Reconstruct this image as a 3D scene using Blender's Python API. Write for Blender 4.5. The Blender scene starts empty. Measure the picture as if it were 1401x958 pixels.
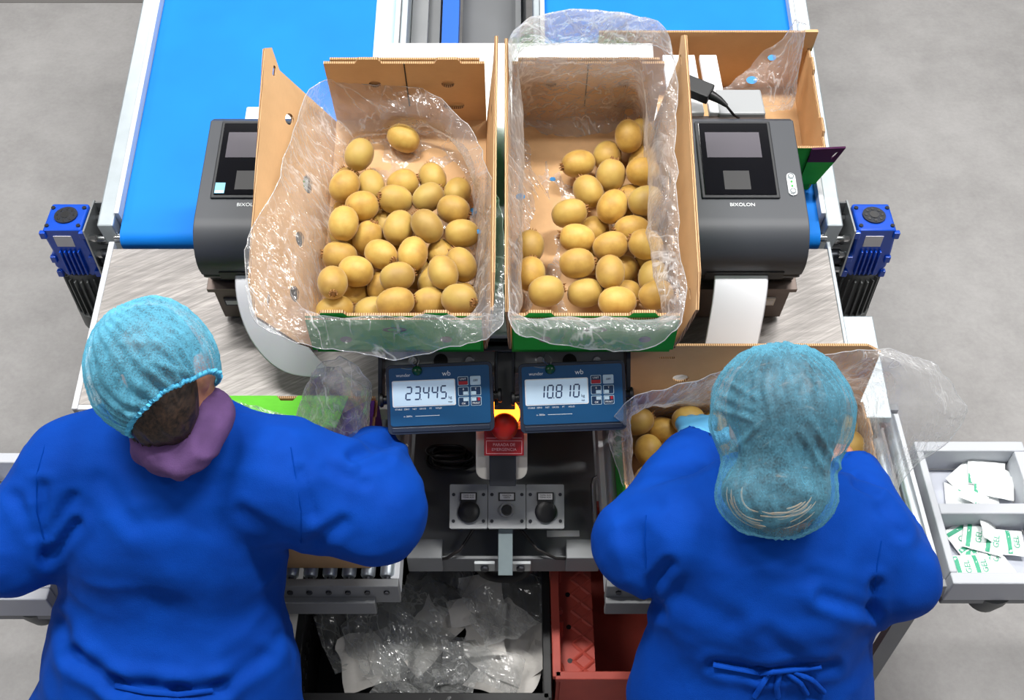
import bpy, math, random
import numpy as np
from mathutils import Matrix, Vector, Euler
from mathutils.geometry import tessellate_polygon

# ------------------------------------------------------------------ camera, world, lights, exposure
SC = bpy.context.scene
COL = SC.collection
F, PITCH, CAMH = 1500.0, math.radians(51.0), 2.85
SP, CP = math.sin(PITCH), math.cos(PITCH)
cam_d = bpy.data.cameras.new('camera')
cam_d.sensor_width = 36.0
cam_d.lens = F / 1401.0 * 36.0
cam_d.clip_start = 0.05
cam = bpy.data.objects.new('camera', cam_d)
COL.objects.link(cam)
cam.location = (0, 0, CAMH)
cam.rotation_euler = (math.pi / 2 - PITCH, 0, 0)
SC.camera = cam

world = bpy.data.worlds.new('hall_light')
SC.world = world
world.use_nodes = True
bg = world.node_tree.nodes['Background']
bg.inputs[0].default_value = (0.86, 0.93, 1.0, 1)
bg.inputs[1].default_value = 0.3

def area(name, loc, rot, sx, sy, power, color=(1, 1, 1)):
    d = bpy.data.lights.new(name, 'AREA')
    d.shape = 'RECTANGLE'; d.size = sx; d.size_y = sy
    d.energy = power; d.color = color
    o = bpy.data.objects.new(name, d)
    COL.objects.link(o); o.location = loc; o.rotation_euler = rot
    return o
# rows of ceiling luminaires of the packing hall
for lx, ly, pw in ((-1.2, 1.9, 190), (1.6, 1.9, 190), (-1.6, 5.0, 80), (1.8, 5.0, 80), (-4.3, 2.2, 80), (4.5, 2.2, 80), (-2.6, -1.2, 38), (2.8, -1.2, 38)):
    area('ceiling_luminaire', (lx, ly, 5.7), (0, 0, 0), 1.5, 0.3, pw, (1.0, 0.985, 0.96))

SC.view_settings.view_transform = 'Standard'
SC.view_settings.look = 'None'
SC.view_settings.gamma = 1.0
SC.view_settings.use_curve_mapping = False
SC.view_settings.exposure = 0.0
SC.cycles.use_denoising = True
SC.cycles.transparent_max_bounces = 24
SC.cycles.max_bounces = 8

# ------------------------------------------------------------------ pixel helpers (1401 x 958 frame)
def P(px, py, D):
    v = (py - 479.0) / F
    return Vector(((px - 700.5) / F * D, (CP - v * SP) * D, CAMH - (SP + v * CP) * D))
def at_z(px, py, z):
    v = (py - 479.0) / F
    return P(px, py, (CAMH - z) / (SP + v * CP))
def at_y(px, py, y):
    v = (py - 479.0) / F
    return P(px, py, y / (CP - v * SP))
def on_plane(px, py, p0, n):
    c = Vector((0, 0, CAMH)); d = P(px, py, 1.0) - c
    return c + d * ((p0 - c).dot(n) / d.dot(n))
def RX(deg): return Matrix.Rotation(math.radians(deg), 4, 'X')
def RY(deg): return Matrix.Rotation(math.radians(deg), 4, 'Y')
def RZ(deg): return Matrix.Rotation(math.radians(deg), 4, 'Z')
def T(x, y=None, z=None):
    return Matrix.Translation(x if y is None else (x, y, z))

# ------------------------------------------------------------------ materials
def lin(c):
    return tuple((x / 12.92 if x <= 0.04045 else ((x + 0.055) / 1.055) ** 2.4) for x in [v / 255.0 for v in c]) + (1.0,)
class NT:
    def __init__(s, name):
        s.m = bpy.data.materials.new(name); s.m.use_nodes = True
        s.t = s.m.node_tree; s.n = s.t.nodes; s.l = s.t.links
        s.b = s.n['Principled BSDF']; s.out = s.n['Material Output']
    def node(s, typ, **kw):
        x = s.n.new(typ)
        for k, v in kw.items():
            if k.startswith('i_'):
                x.inputs[int(k[2:])].default_value = v
            else:
                setattr(x, k, v)
        return x
    def link(s, a, b): s.l.new(a, b)
    def coords(s, scale=(1, 1, 1), src='Object', rot=(0, 0, 0)):
        tc = s.node('ShaderNodeTexCoord'); mr = s.node('ShaderNodeMapping'); mp = s.node('ShaderNodeMapping')
        mp.inputs['Scale'].default_value = scale; mr.inputs['Rotation'].default_value = rot
        s.link(tc.outputs[src], mr.inputs[0]); s.link(mr.outputs[0], mp.inputs[0]); return mp.outputs[0]
    def noise(s, vec, scale, detail=4, rough=0.55):
        x = s.node('ShaderNodeTexNoise')
        x.inputs['Scale'].default_value = scale; x.inputs['Detail'].default_value = detail
        x.inputs['Roughness'].default_value = rough
        s.link(vec, x.inputs['Vector']); return x.outputs['Fac']
    def ramp(s, fac, stops):
        r = s.node('ShaderNodeValToRGB'); e = r.color_ramp.elements
        while len(e) < len(stops): e.new(0.5)
        for i, (p, c) in enumerate(stops):
            e[i].position = p; e[i].color = c if len(c) == 4 else lin(c)
        s.link(fac, r.inputs[0]); return r.outputs[0]
    def math(s, op, a, b=None, clamp=False):
        x = s.node('ShaderNodeMath', operation=op, use_clamp=clamp)
        for i, q in enumerate((a, b)):
            if q is None: continue
            if isinstance(q, (int, float)): x.inputs[i].default_value = q
            else: s.link(q, x.inputs[i])
        return x.outputs[0]
    def bump(s, h, strength=0.3, dist=0.002):
        x = s.node('ShaderNodeBump'); x.inputs['Strength'].default_value = strength
        x.inputs['Distance'].default_value = dist
        s.link(h, x.inputs['Height']); s.link(x.outputs[0], s.b.inputs['Normal']); return x
    def mixc(s, fac, a, b):
        x = s.node('ShaderNodeMix', data_type='RGBA')
        if isinstance(fac, (int, float)): x.inputs[0].default_value = fac
        else: s.link(fac, x.inputs[0])
        for i, q in ((6, a), (7, b)):
            if isinstance(q, tuple): x.inputs[i].default_value = q
            else: s.link(q, x.inputs[i])
        return x.outputs[2]

def pbr(name, col, rough=0.5, metal=0.0, var=0.0, vscale=8.0, bump=0.0, bscale=200.0, spec=None, coat=0.0, bdist=0.001):
    t = NT(name); c = lin(col)
    t.b.inputs['Base Color'].default_value = c
    t.b.inputs['Roughness'].default_value = rough
    t.b.inputs['Metallic'].default_value = metal
    if spec is not None: t.b.inputs['Specular IOR Level'].default_value = spec
    if coat: t.b.inputs['Coat Weight'].default_value = coat
    if var or bump: v = t.coords()
    if var:
        f = t.noise(v, vscale)
        lo = tuple(x * (1 - var) for x in c[:3]) + (1,); hi = tuple(min(1, x * (1 + var)) for x in c[:3]) + (1,)
        t.link(t.ramp(f, [(0.3, lo), (0.7, hi)]), t.b.inputs['Base Color'])
    if bump:
        t.bump(t.noise(v, bscale, 3), bump, bdist)
    return t.m

MAT = {}
def make_materials():
    M = MAT
    # concrete floor
    t = NT('concrete'); v = t.coords(src='Object')
    a = t.noise(v, 0.9, 6, 0.6); b = t.noise(v, 6, 8, 0.7); c = t.noise(v, 60, 4, 0.7)
    m = t.math('ADD', t.math('MULTIPLY', a, 0.5), t.math('ADD', t.math('MULTIPLY', b, 0.33), t.math('MULTIPLY', c, 0.17)))
    t.link(t.ramp(m, [(0.34, (136, 134, 133)), (0.52, (160, 158, 157)), (0.68, (178, 176, 175))]), t.b.inputs['Base Color'])
    t.b.inputs['Roughness'].default_value = 0.62
    t.bump(b, 0.15, 0.004); M['concrete'] = t.m
    M['joint'] = pbr('floor_joint', (112, 110, 108), 0.8)
    # belts
    t = NT('blue_belt'); v = t.coords()
    t.link(t.ramp(t.noise(v, 3, 3), [(0.3, (8, 118, 218)), (0.7, (12, 130, 228))]), t.b.inputs['Base Color'])
    t.b.inputs['Roughness'].default_value = 0.6; t.b.inputs['Specular IOR Level'].default_value = 0.2; t.bump(t.noise(v, 900, 2), 0.08, 0.0005); M['belt'] = t.m
    M['belt_dark'] = pbr('blue_belt_side', (8, 92, 190), 0.5)
    M['alu'] = pbr('aluminium_profile', (176, 185, 190), 0.38, 0.55, 0.06, 20)
    M['painted'] = pbr('light_grey_paint', (205, 208, 212), 0.45, 0.0, 0.04, 10)
    M['white'] = pbr('white_board', (238, 238, 240), 0.45)
    M['hall_wall'] = pbr('hall_wall_panel', (150, 152, 156), 0.6)
    M['hall_ceiling'] = pbr('hall_ceiling_panel', (140, 142, 146), 0.7)
    M['guard'] = pbr('milky_guard_strip', (176, 204, 240), 0.35)
    # brushed scratched steel
    def steel(name, base, r0, r1, rot):
        t = NT(name); v1 = t.coords((2.2, 90, 60), rot=(0, 0, rot)); v2 = t.coords((3, 40, 10), rot=(0, 0, rot + 0.35)); v3 = t.coords()
        n1 = t.noise(v1, 1.6, 6, 0.75); n2 = t.noise(v2, 2.0, 4, 0.7); n3 = t.noise(v3, 5, 4)
        k = t.math('ADD', t.math('MULTIPLY', n1, 0.55), t.math('ADD', t.math('MULTIPLY', n2, 0.25), t.math('MULTIPLY', n3, 0.2)))
        hi = tuple(min(255, x * 1.32) for x in base)
        lo = tuple(x * 0.78 for x in base)
        t.link(t.ramp(k, [(0.36, lo), (0.5, base), (0.66, hi)]), t.b.inputs['Base Color'])
        t.b.inputs['Metallic'].default_value = 0.65
        mr = t.node('ShaderNodeMapRange'); mr.inputs['To Min'].default_value = r0; mr.inputs['To Max'].default_value = r1
        t.link(n1, mr.inputs[0]); t.link(mr.outputs[0], t.b.inputs['Roughness'])
        t.bump(n1, 0.12, 0.001); return t.m
    M['steel'] = steel('scratched_steel_sheet', (146, 142, 139), 0.42, 0.62, -0.5)
    M['steel_frame'] = pbr('zinc_steel', (168, 172, 174), 0.35, 0.8, 0.08, 12)
    M['grey_sheet'] = pbr('grey_painted_sheet', (104, 106, 108), 0.5, 0.1, 0.06, 6)
    M['mid_grey'] = pbr('mid_grey_painted_steel', (128, 130, 132), 0.5, 0.1, 0.05, 8)
    M['chrome'] = pbr('polished_steel', (205, 205, 204), 0.16, 1.0, 0.05, 30)
    M['roller'] = pbr('zinc_roller', (186, 194, 200), 0.40, 0.75, 0.06, 25)
    M['dark_steel'] = pbr('dark_bracket_steel', (60, 62, 68), 0.35, 0.6)
    M['bronze_steel'] = pbr('brownish_stand_steel', (112, 100, 94), 0.38, 0.6, 0.08, 14)
    M['black'] = pbr('black_plastic', (22, 22, 24), 0.42)
    M['rubber'] = pbr('black_rubber', (18, 18, 18), 0.6)
    # cardboard
    def card(name, c, var=0.06):
        t = NT(name); v = t.coords(); v2 = t.coords((1, 1, 30))
        n = t.math('ADD', t.math('MULTIPLY', t.noise(v, 14, 5), 0.6), t.math('MULTIPLY', t.noise(v2, 60, 3), 0.4))
        cl = lin(c); lo = tuple(x * (1 - var * 1.6) for x in cl[:3]) + (1,); hi = tuple(x * (1 + var) for x in cl[:3]) + (1,)
        t.link(t.ramp(n, [(0.32, lo), (0.68, hi)]), t.b.inputs['Base Color'])
        t.b.inputs['Roughness'].default_value = 0.78; t.b.inputs['Specular IOR Level'].default_value = 0.25
        return t.m
    M['card'] = card('cardboard_inside', (207, 167, 122))
    t = NT('cardboard_edge'); v = t.coords()
    w = t.node('ShaderNodeTexWave'); w.inputs['Scale'].default_value = 75; w.inputs['Distortion'].default_value = 1.5
    t.link(v, w.inputs['Vector'])
    t.link(t.ramp(w.outputs['Fac'], [(0.25, (128, 90, 56)), (0.6, (206, 168, 124))]), t.b.inputs['Base Color'])
    t.b.inputs['Roughness'].default_value = 0.85; M['card_edge'] = t.m
    M['print_green'] = card('green_printed_board', (38, 160, 54), 0.1)
    M['print_lime'] = card('lime_printed_board', (112, 214, 62), 0.05)
    M['print_purple'] = card('purple_printed_board', (92, 44, 128), 0.08)
    M['print_plum'] = card('plum_printed_board', (66, 22, 62), 0.08)
    M['ink'] = pbr('black_ink', (36, 34, 30), 0.7)
    M['red_print'] = pbr('red_brown_ink', (172, 78, 44), 0.7)
    # kiwi
    t = NT('kiwi_skin'); v = t.coords(); oi = t.node('ShaderNodeObjectInfo')
    f = t.noise(v, 60, 5, 0.7); g = t.noise(v, 14, 3)
    col = t.ramp(t.math('ADD', t.math('MULTIPLY', f, 0.35), t.math('MULTIPLY', g, 0.65)),
                 [(0.28, (160, 116, 46)), (0.5, (198, 156, 70)), (0.72, (216, 184, 96))])
    alt = t.ramp(g, [(0.3, (152, 118, 58)), (0.7, (186, 158, 80))])
    t.link(t.mixc(oi.outputs['Random'], col, alt), t.b.inputs['Base Color'])
    t.b.inputs['Roughness'].default_value = 0.55
    t.b.inputs['Sheen Weight'].default_value = 0.25; t.b.inputs['Sheen Roughness'].default_value = 0.4
    t.bump(t.noise(v, 420, 3), 0.25, 0.0006); M['kiwi'] = t.m
    M['kiwi_stem'] = pbr('kiwi_stem_scar', (146, 104, 58), 0.85, 0, 0.3, 250, 0.6, 300)
    # plastic film
    def film(name, alpha, tint=(250, 251, 253), crease_glint=0.5, spec=0.55):
        t = NT(name); v = t.coords(); n = t.n
        t.n.remove(t.b)
        tr = t.node('ShaderNodeBsdfTransparent'); tr.inputs[0].default_value = (0.97, 0.975, 0.98, 1)
        df = t.node('ShaderNodeBsdfDiffuse'); df.inputs[0].default_value = lin(tint)
        tl = t.node('ShaderNodeBsdfTranslucent'); tl.inputs[0].default_value = lin(tint)
        gl = t.node('ShaderNodeBsdfGlossy'); gl.inputs['Roughness'].default_value = 0.16
        d2 = t.node('ShaderNodeMixShader'); d2.inputs[0].default_value = 0.45
        t.link(df.outputs[0], d2.inputs[1]); t.link(tl.outputs[0], d2.inputs[2])
        ns = t.node('ShaderNodeTexNoise'); ns.inputs['Scale'].default_value = 9; ns.inputs['Detail'].default_value = 4
        t.link(v, ns.inputs['Vector'])
        lines = None; hsum = ns.outputs['Fac']
        for k, (sc, ro) in enumerate((((1, 4.0, 1.4), (0.2, 0.3, 0.5)), ((4.2, 1, 1.6), (0.4, -0.2, -0.6)), ((2.2, 2.6, 0.7), (0.9, 0.1, 0.2)))):
            vv = t.coords(sc, rot=ro); n1 = t.noise(vv, 7.0 + 2 * k, 3, 0.45)
            rg = t.math('ABSOLUTE', t.math('SUBTRACT', n1, 0.5))
            mr = t.node('ShaderNodeMapRange'); mr.inputs['From Min'].default_value = 0.0; mr.inputs['From Max'].default_value = 0.028
            mr.inputs['To Min'].default_value = 1.0; mr.inputs['To Max'].default_value = 0.0; t.link(rg, mr.inputs[0])
            gate = t.node('ShaderNodeMapRange'); gate.inputs['From Min'].default_value = 0.48; gate.inputs['From Max'].default_value = 0.68
            t.link(t.noise(vv, 2.3 + k, 2), gate.inputs[0])
            ln = t.math('MULTIPLY', mr.outputs[0], gate.outputs[0])
            lines = ln if lines is None else t.math('MAXIMUM', lines, ln)
            hsum = t.math('ADD', hsum, t.math('MULTIPLY', rg, 2.2))
        bp = t.node('ShaderNodeBump'); bp.inputs['Strength'].default_value = 0.75; bp.inputs['Distance'].default_value = 0.008
        t.link(hsum, bp.inputs['Height']); t.link(bp.outputs[0], gl.inputs['Normal'])
        lw = t.node('ShaderNodeLayerWeight'); lw.inputs[0].default_value = 0.35; t.link(bp.outputs[0], lw.inputs['Normal'])
        patch = t.math('MULTIPLY', t.noise(v, 5, 4), alpha * 1.6)
        fac = t.math('ADD', patch, t.math('MULTIPLY', lines, crease_glint * 0.5))  # white mixed in along the creases paints highlight lines on the film
        fac = t.math('ADD', fac, t.math('MULTIPLY', t.math('POWER', lw.outputs['Facing'], 2.0), 0.45), clamp=True)
        m1 = t.node('ShaderNodeMixShader'); t.link(fac, m1.inputs[0]); t.link(tr.outputs[0], m1.inputs[1]); t.link(d2.outputs[0], m1.inputs[2])
        m2 = t.node('ShaderNodeMixShader'); t.link(t.math('ADD', t.math('MULTIPLY', lw.outputs['Fresnel'], spec), 0.05), m2.inputs[0])
        t.link(m1.outputs[0], m2.inputs[1]); t.link(gl.outputs[0], m2.inputs[2]); t.link(m2.outputs[0], t.out.inputs[0])
        return t.m
    M['film'] = film('clear_plastic_film', 0.20, crease_glint=1.0, spec=0.32)
    M['film_thick'] = film('doubled_plastic_film', 0.27, crease_glint=1.1, spec=0.36)
    M['film_edge'] = film('film_edge', 0.5, crease_glint=0.2)
    M['blue_print'] = pbr('blue_film_print', (60, 150, 220), 0.5)
    M['film_waste'] = film('crumpled_waste_film', 0.30, (226, 228, 226), 0.9, 0.5)
    # printer
    M['printer'] = pbr('charcoal_plastic', (58, 61, 67), 0.48, 0, 0, 1, 0.12, 900, bdist=0.0003)
    M['printer_dark'] = pbr('dark_charcoal_plastic', (30, 32, 36), 0.45)
    M['window'] = pbr('smoked_window', (14, 14, 18), 0.08, 0, 0, 1, 0, spec=0.6)
    M['roll_tint'] = pbr('label_roll_behind_window', (58, 52, 64), 0.3)
    M['paper'] = pbr('white_label_paper', (228, 229, 234), 0.5)
    M['button'] = pbr('pale_button', (200, 208, 212), 0.4)
    M['led'] = pbr('green_lamp', (40, 170, 60), 0.4)
    M['sticker'] = pbr('pale_blue_sticker', (130, 200, 232), 0.45)
    M['text_white'] = pbr('white_lettering', (236, 238, 240), 0.5)
    # indicators
    M['navy'] = pbr('navy_housing', (34, 44, 62), 0.42)
    M['panel_blue'] = pbr('blue_keypad_foil', (22, 78, 122), 0.35)
    t = NT('backlit_display'); t.b.inputs['Base Color'].default_value = lin((190, 214, 232))
    t.b.inputs['Emission Color'].default_value = lin((196, 220, 238)); t.b.inputs['Emission Strength'].default_value = 0.22
    t.b.inputs['Roughness'].default_value = 0.3; M['lcd'] = t.m
    M['digit'] = pbr('display_segment', (34, 62, 104), 0.5)
    M['key_red'] = pbr('red_key_foil', (176, 34, 48), 0.4)
    M['key_pale'] = pbr('pale_key_foil', (188, 212, 226), 0.4)
    M['key_navy'] = pbr('navy_key_foil', (18, 50, 84), 0.4)
    M['green_gem'] = pbr('green_seal', (14, 74, 44), 0.25)
    t = NT('amber_beacon'); t.b.inputs['Base Color'].default_value = lin((255, 140, 40))
    t.b.inputs['Emission Color'].default_value = lin((255, 118, 26)); t.b.inputs['Emission Strength'].default_value = 9.0
    M['beacon'] = t.m
    M['red_button'] = pbr('red_mushroom_plastic', (196, 36, 24), 0.35)
    M['red_sign'] = pbr('red_sign_plate', (158, 20, 32), 0.4)
    M['sign_text'] = pbr('sign_lettering', (232, 170, 176), 0.5)
    M['ivory'] = pbr('ivory_plastic', (206, 202, 194), 0.5)
    M['socket_grey'] = pbr('socket_grey_plastic', (158, 160, 162), 0.45)
    M['zinc_strip'] = pbr('galvanised_strip', (140, 154, 158), 0.4, 0.6, 0.1, 20)
    M['cable'] = pbr('black_cable', (24, 20, 20), 0.4)
    # gearmotors
    M['gear_blue'] = pbr('blue_enamel', (14, 74, 188), 0.3, 0, 0.08, 20, coat=0.3)
    M['motor_grey'] = pbr('motor_grey_paint', (92, 95, 94), 0.5, 0.1)
    M['plate_label'] = pbr('type_plate', (214, 212, 214), 0.45)
    # tray, sachets
    M['tray'] = pbr('tray_grey_paint', (186, 189, 196), 0.42)
    M['tray_in'] = pbr('tray_liner', (180, 184, 195), 0.45)
    M['sachet'] = pbr('sachet_paper', (236, 240, 240), 0.6, 0, 0, 1, 0.3, 120)
    M['sachet_green'] = pbr('green_sachet_print', (64, 166, 130), 0.6)
    # crates
    M['crate_black'] = pbr('black_crate_plastic', (26, 26, 27), 0.45)
    M['crate_red'] = pbr('faded_red_crate_plastic', (196, 82, 68), 0.5, 0, 0.12, 9)
    M['scrap_paper'] = pbr('crumpled_white_paper', (214, 210, 204), 0.7, 0, 0.08, 20)
    # people
    t = NT('royal_blue_workwear'); v = t.coords(); v2 = t.coords((1, 1, 1))
    n = t.noise(v, 9, 4); n2 = t.noise(v, 700, 2)
    t.link(t.ramp(n, [(0.3, (1, 58, 152)), (0.7, (2, 68, 170))]), t.b.inputs['Base Color'])
    t.b.inputs['Roughness'].default_value = 0.8; t.b.inputs['Specular IOR Level'].default_value = 0.12
    t.b.inputs['Sheen Weight'].default_value = 0.04; t.b.inputs['Sheen Tint'].default_value = (0.1, 0.4, 1, 1)
    t.bump(t.math('ADD', t.math('MULTIPLY', n2, 0.6), t.noise(v, 20, 5, 0.65)), 0.28, 0.004); M['coat'] = t.m
    M['seam'] = pbr('coat_stitching', (1, 56, 148), 0.9, spec=0.05)
    M['trousers'] = pbr('navy_trousers', (14, 30, 78), 0.75)
    M['shoe'] = pbr('black_work_shoe', (24, 24, 26), 0.5)
    def net(name, c, a0, a1):
        t = NT(name); v = t.coords(); n1 = t.noise(v, 26, 5, 0.7); n2 = t.noise(v, 330, 3, 0.7)
        t.b.inputs['Base Color'].default_value = lin(c); t.b.inputs['Roughness'].default_value = 0.65
        t.b.inputs['Specular IOR Level'].default_value = 0.2
        k = t.math('ADD', t.math('MULTIPLY', n1, 0.5), t.math('MULTIPLY', n2, 0.5))
        lw = t.node('ShaderNodeLayerWeight'); lw.inputs[0].default_value = 0.5
        mr = t.node('ShaderNodeMapRange'); mr.inputs['From Min'].default_value = 0.34; mr.inputs['From Max'].default_value = 0.66
        mr.inputs['To Min'].default_value = a0; mr.inputs['To Max'].default_value = a1
        t.link(k, mr.inputs[0])
        al = t.math('ADD', mr.outputs[0], t.math('MULTIPLY', t.math('POWER', lw.outputs['Facing'], 2.0), 0.5), clamp=True)
        t.link(al, t.b.inputs['Alpha']); t.bump(n1, 0.3, 0.002); return t.m
    M['net'] = net('light_blue_nonwoven', (104, 190, 222), 0.14, 0.78)
    M['net2'] = net('light_blue_nonwoven_thin', (100, 172, 200), 0.10, 0.52)
    M['net_band'] = pbr('light_blue_elastic', (84, 184, 224), 0.7, 0, 0.1, 60)
    t = NT('dark_hair'); v = t.coords((60, 6, 60)); 
    t.link(t.ramp(t.noise(v, 3, 5, 0.7), [(0.35, (16, 12, 11)), (0.72, (72, 52, 40))]), t.b.inputs['Base Color'])
    t.b.inputs['Roughness'].default_value = 0.45; M['hair'] = t.m
    t = NT('streaked_hair'); v = t.coords((8, 50, 8))
    t.link(t.ramp(t.noise(v, 3, 5, 0.7), [(0.3, (26, 20, 18)), (0.62, (62, 50, 42)), (0.74, (168, 138, 102))]), t.b.inputs['Base Color'])
    t.b.inputs['Roughness'].default_value = 0.45; M['hair2'] = t.m
    M['hair_blond'] = pbr('bleached_hair', (168, 136, 98), 0.5, 0, 0.15, 90)
    t = NT('skin'); v = t.coords()
    t.link(t.ramp(t.noise(v, 18, 4), [(0.3, (178, 118, 92)), (0.7, (206, 148, 118))]), t.b.inputs['Base Color'])
    t.b.inputs['Roughness'].default_value = 0.5; t.b.inputs['Subsurface Weight'].default_value = 0.08
    t.b.inputs['Subsurface Radius'].default_value = (0.01, 0.004, 0.002); M['skin'] = t.m
    M['eye_white'] = pbr('eye_white', (232, 230, 226), 0.25)
    M['iris'] = pbr('brown_iris', (48, 30, 20), 0.2)
    M['lips'] = pbr('lips', (164, 92, 84), 0.5)
    M['scarf'] = pbr('purple_knit_scarf', (96, 66, 116), 0.85, 0, 0.12, 40, 0.5, 500)
    M['glove'] = pbr('sky_blue_nitrile', (96, 178, 226), 0.4, 0, 0.06, 30, 0.2, 60)
make_materials()

# ------------------------------------------------------------------ mesh building
class MB:
    def __init__(s): s.v = []; s.f = []; s.mi = []
    def add(s, vs, fs, mi=0, M=None):
        o = len(s.v)
        s.v += [tuple(M @ Vector(q)) if M is not None else tuple(q) for q in vs]
        for f in fs: s.f.append(tuple(i + o for i in f)); s.mi.append(mi)
        return s
    def box(s, x0, x1, y0, y1, z0, z1, M=None, mi=0):
        vs = [(x, y, z) for z in (z0, z1) for y in (y0, y1) for x in (x0, x1)]
        return s.add(vs, [(0, 2, 3, 1), (4, 5, 7, 6), (0, 1, 5, 4), (2, 6, 7, 3), (0, 4, 6, 2), (1, 3, 7, 5)], mi, M)
    def cyl(s, p0, p1, r, r2=None, seg=20, caps=True, mi=0, M=None):
        p0, p1 = Vector(p0), Vector(p1); r2 = r if r2 is None else r2
        d = (p1 - p0).normalized()
        a = d.orthogonal().normalized(); b = d.cross(a)
        vs = []
        for p, rr in ((p0, r), (p1, r2)):
            for i in range(seg):
                t = 2 * math.pi * i / seg
                vs.append(p + a * math.cos(t) * rr + b * math.sin(t) * rr)
        fs = [(i, (i + 1) % seg, seg + (i + 1) % seg, seg + i) for i in range(seg)]
        if caps: fs += [tuple(range(seg))[::-1], tuple(range(seg, 2 * seg))]
        return s.add(vs, fs, mi, M)
    def tube(s, path, r, seg=8, mi=0, M=None, closed=False):
        path = [Vector(p) for p in path]; n = len(path); vs = []; up = None
        for i, p in enumerate(path):
            if closed: d = path[(i + 1) % n] - path[i - 1]
            else: d = path[min(i + 1, n - 1)] - path[max(i - 1, 0)]
            d.normalize()
            if up is None: up = d.orthogonal().normalized()
            up = (up - d * up.dot(d)); up = up.normalized() if up.length > 1e-6 else d.orthogonal().normalized()
            b = d.cross(up); rr = r[i] if isinstance(r, (list, tuple)) else r
            for k in range(seg):
                t = 2 * math.pi * k / seg
                vs.append(p + up * math.cos(t) * rr + b * math.sin(t) * rr)
        fs = []
        for i in range(n if closed else n - 1):
            j = (i + 1) % n
            for k in range(seg):
                k2 = (k + 1) % seg
                fs.append((i * seg + k, i * seg + k2, j * seg + k2, j * seg + k))
        if not closed: fs += [tuple(range(seg))[::-1], tuple(range((n - 1) * seg, n * seg))]
        return s.add(vs, fs, mi, M)
    def lathe(s, prof, seg=24, mi=0, M=None):   # prof: (r, z)
        vs = []; fs = []; n = len(prof)
        for r, z in prof:
            for k in range(seg):
                t = 2 * math.pi * k / seg; vs.append((r * math.cos(t), r * math.sin(t), z))
        for i in range(n - 1):
            for k in range(seg):
                k2 = (k + 1) % seg; fs.append((i * seg + k, i * seg + k2, (i + 1) * seg + k2, (i + 1) * seg + k))
        fs += [tuple(range(seg))[::-1], tuple(range((n - 1) * seg, n * seg))]
        return s.add(vs, fs, mi, M)
    def prism(s, poly, d0, d1, M=None, mi=0, holes=(), mi_back=None, mi_side=None):
        """poly in XY, thickness along Z from d0 to d1; d1 side takes mi, d0 side mi_back"""
        loops = [list(poly)] + [list(h) for h in holes]
        flat = [p for l in loops for p in l]; n = len(flat)
        tris = tessellate_polygon([[Vector((p[0], p[1], 0)) for p in l] for l in loops])
        vs = [(p[0], p[1], d0) for p in flat] + [(p[0], p[1], d1) for p in flat]
        def area2(t):
            a, b, c = [flat[i] for i in t]
            return (b[0] - a[0]) * (c[1] - a[1]) - (b[1] - a[1]) * (c[0] - a[0])
        up = [t if area2(t) > 0 else t[::-1] for t in tris]
        s.add(vs, [tuple(i + n for i in t) for t in up], mi, M)
        o = len(s.v) - 2 * n
        for t in up: s.f.append(tuple(i + o for i in t[::-1])); s.mi.append(mi if mi_back is None else mi_back)
        k = 0
        for li, l in enumerate(loops):
            m = len(l)
            ar = sum(l[i][0] * l[(i + 1) % m][1] - l[(i + 1) % m][0] * l[i][1] for i in range(m))
            for i in range(m):
                a, b = k + i, k + (i + 1) % m
                q = (a, b, b + n, a + n) if (ar > 0) == (li == 0) else (b, a, a + n, b + n)
                s.f.append(tuple(x + o for x in q)); s.mi.append(mi if mi_side is None else mi_side)
            k += m
        return s
    def mesh(s, name, mats, smooth=None):
        me = bpy.data.meshes.new(name); me.from_pydata([tuple(v) for v in s.v], [], s.f)
        for m in (mats if isinstance(mats, (list, tuple)) else [mats]): me.materials.append(MAT[m] if isinstance(m, str) else m)
        if any(s.mi): me.polygons.foreach_set('material_index', s.mi)
        if smooth:
            me.polygons.foreach_set('use_smooth', [True] * len(me.polygons))
            if smooth < 180: me.set_sharp_from_angle(angle=math.radians(smooth))
        me.update(); return me
    def build(s, name, mats, parent=None, world=False, smooth=None, bevel=0, seg=2):
        if world and parent is not None:
            inv = WM[parent.name].inverted(); s.v = [tuple(inv @ Vector(q)) for q in s.v]
        return obj(name, s.mesh(name, mats, smooth), parent, bevel, seg)
WM = {}
def obj(name, me, parent=None, bevel=0, seg=2, M=None):
    o = bpy.data.objects.new(name, me); COL.objects.link(o)
    if parent is not None: o.parent = parent
    if M is not None: o.matrix_basis = M
    WM[o.name] = (WM[parent.name] if parent is not None else Matrix()) @ (M if M is not None else Matrix())
    if bevel:
        b = o.modifiers.new('edge', 'BEVEL'); b.width = bevel; b.segments = seg; b.limit_method = 'ANGLE'; b.angle_limit = math.radians(40)
        b.harden_normals = False
    return o
def tag(o, label, cat, group=None, kind=None):
    if label: o['label'] = label
    if cat: o['category'] = cat
    if group: o['group'] = group
    if kind: o['kind'] = kind
    return o
def thing(name, label, cat, M=None, group=None):
    o = bpy.data.objects.new(name, None); o.empty_display_size = 0.05; COL.objects.link(o)
    if M is None: M = Matrix()
    if not isinstance(M, Matrix): M = Matrix.Translation(M)
    o.matrix_basis = M; WM[o.name] = M.copy()
    return tag(o, label, cat, group)
def struct(o): o['kind'] = 'structure'; return o
def copy_tree(o, parent=None, M=None):
    c = o.copy(); COL.objects.link(c)
    if parent is not None: c.parent = parent
    if M is not None: c.matrix_basis = M
    WM[c.name] = (WM[parent.name] if parent is not None else Matrix()) @ c.matrix_basis
    for ch in list(o.children): copy_tree(ch, c)
    return c
_txt = {}
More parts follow.
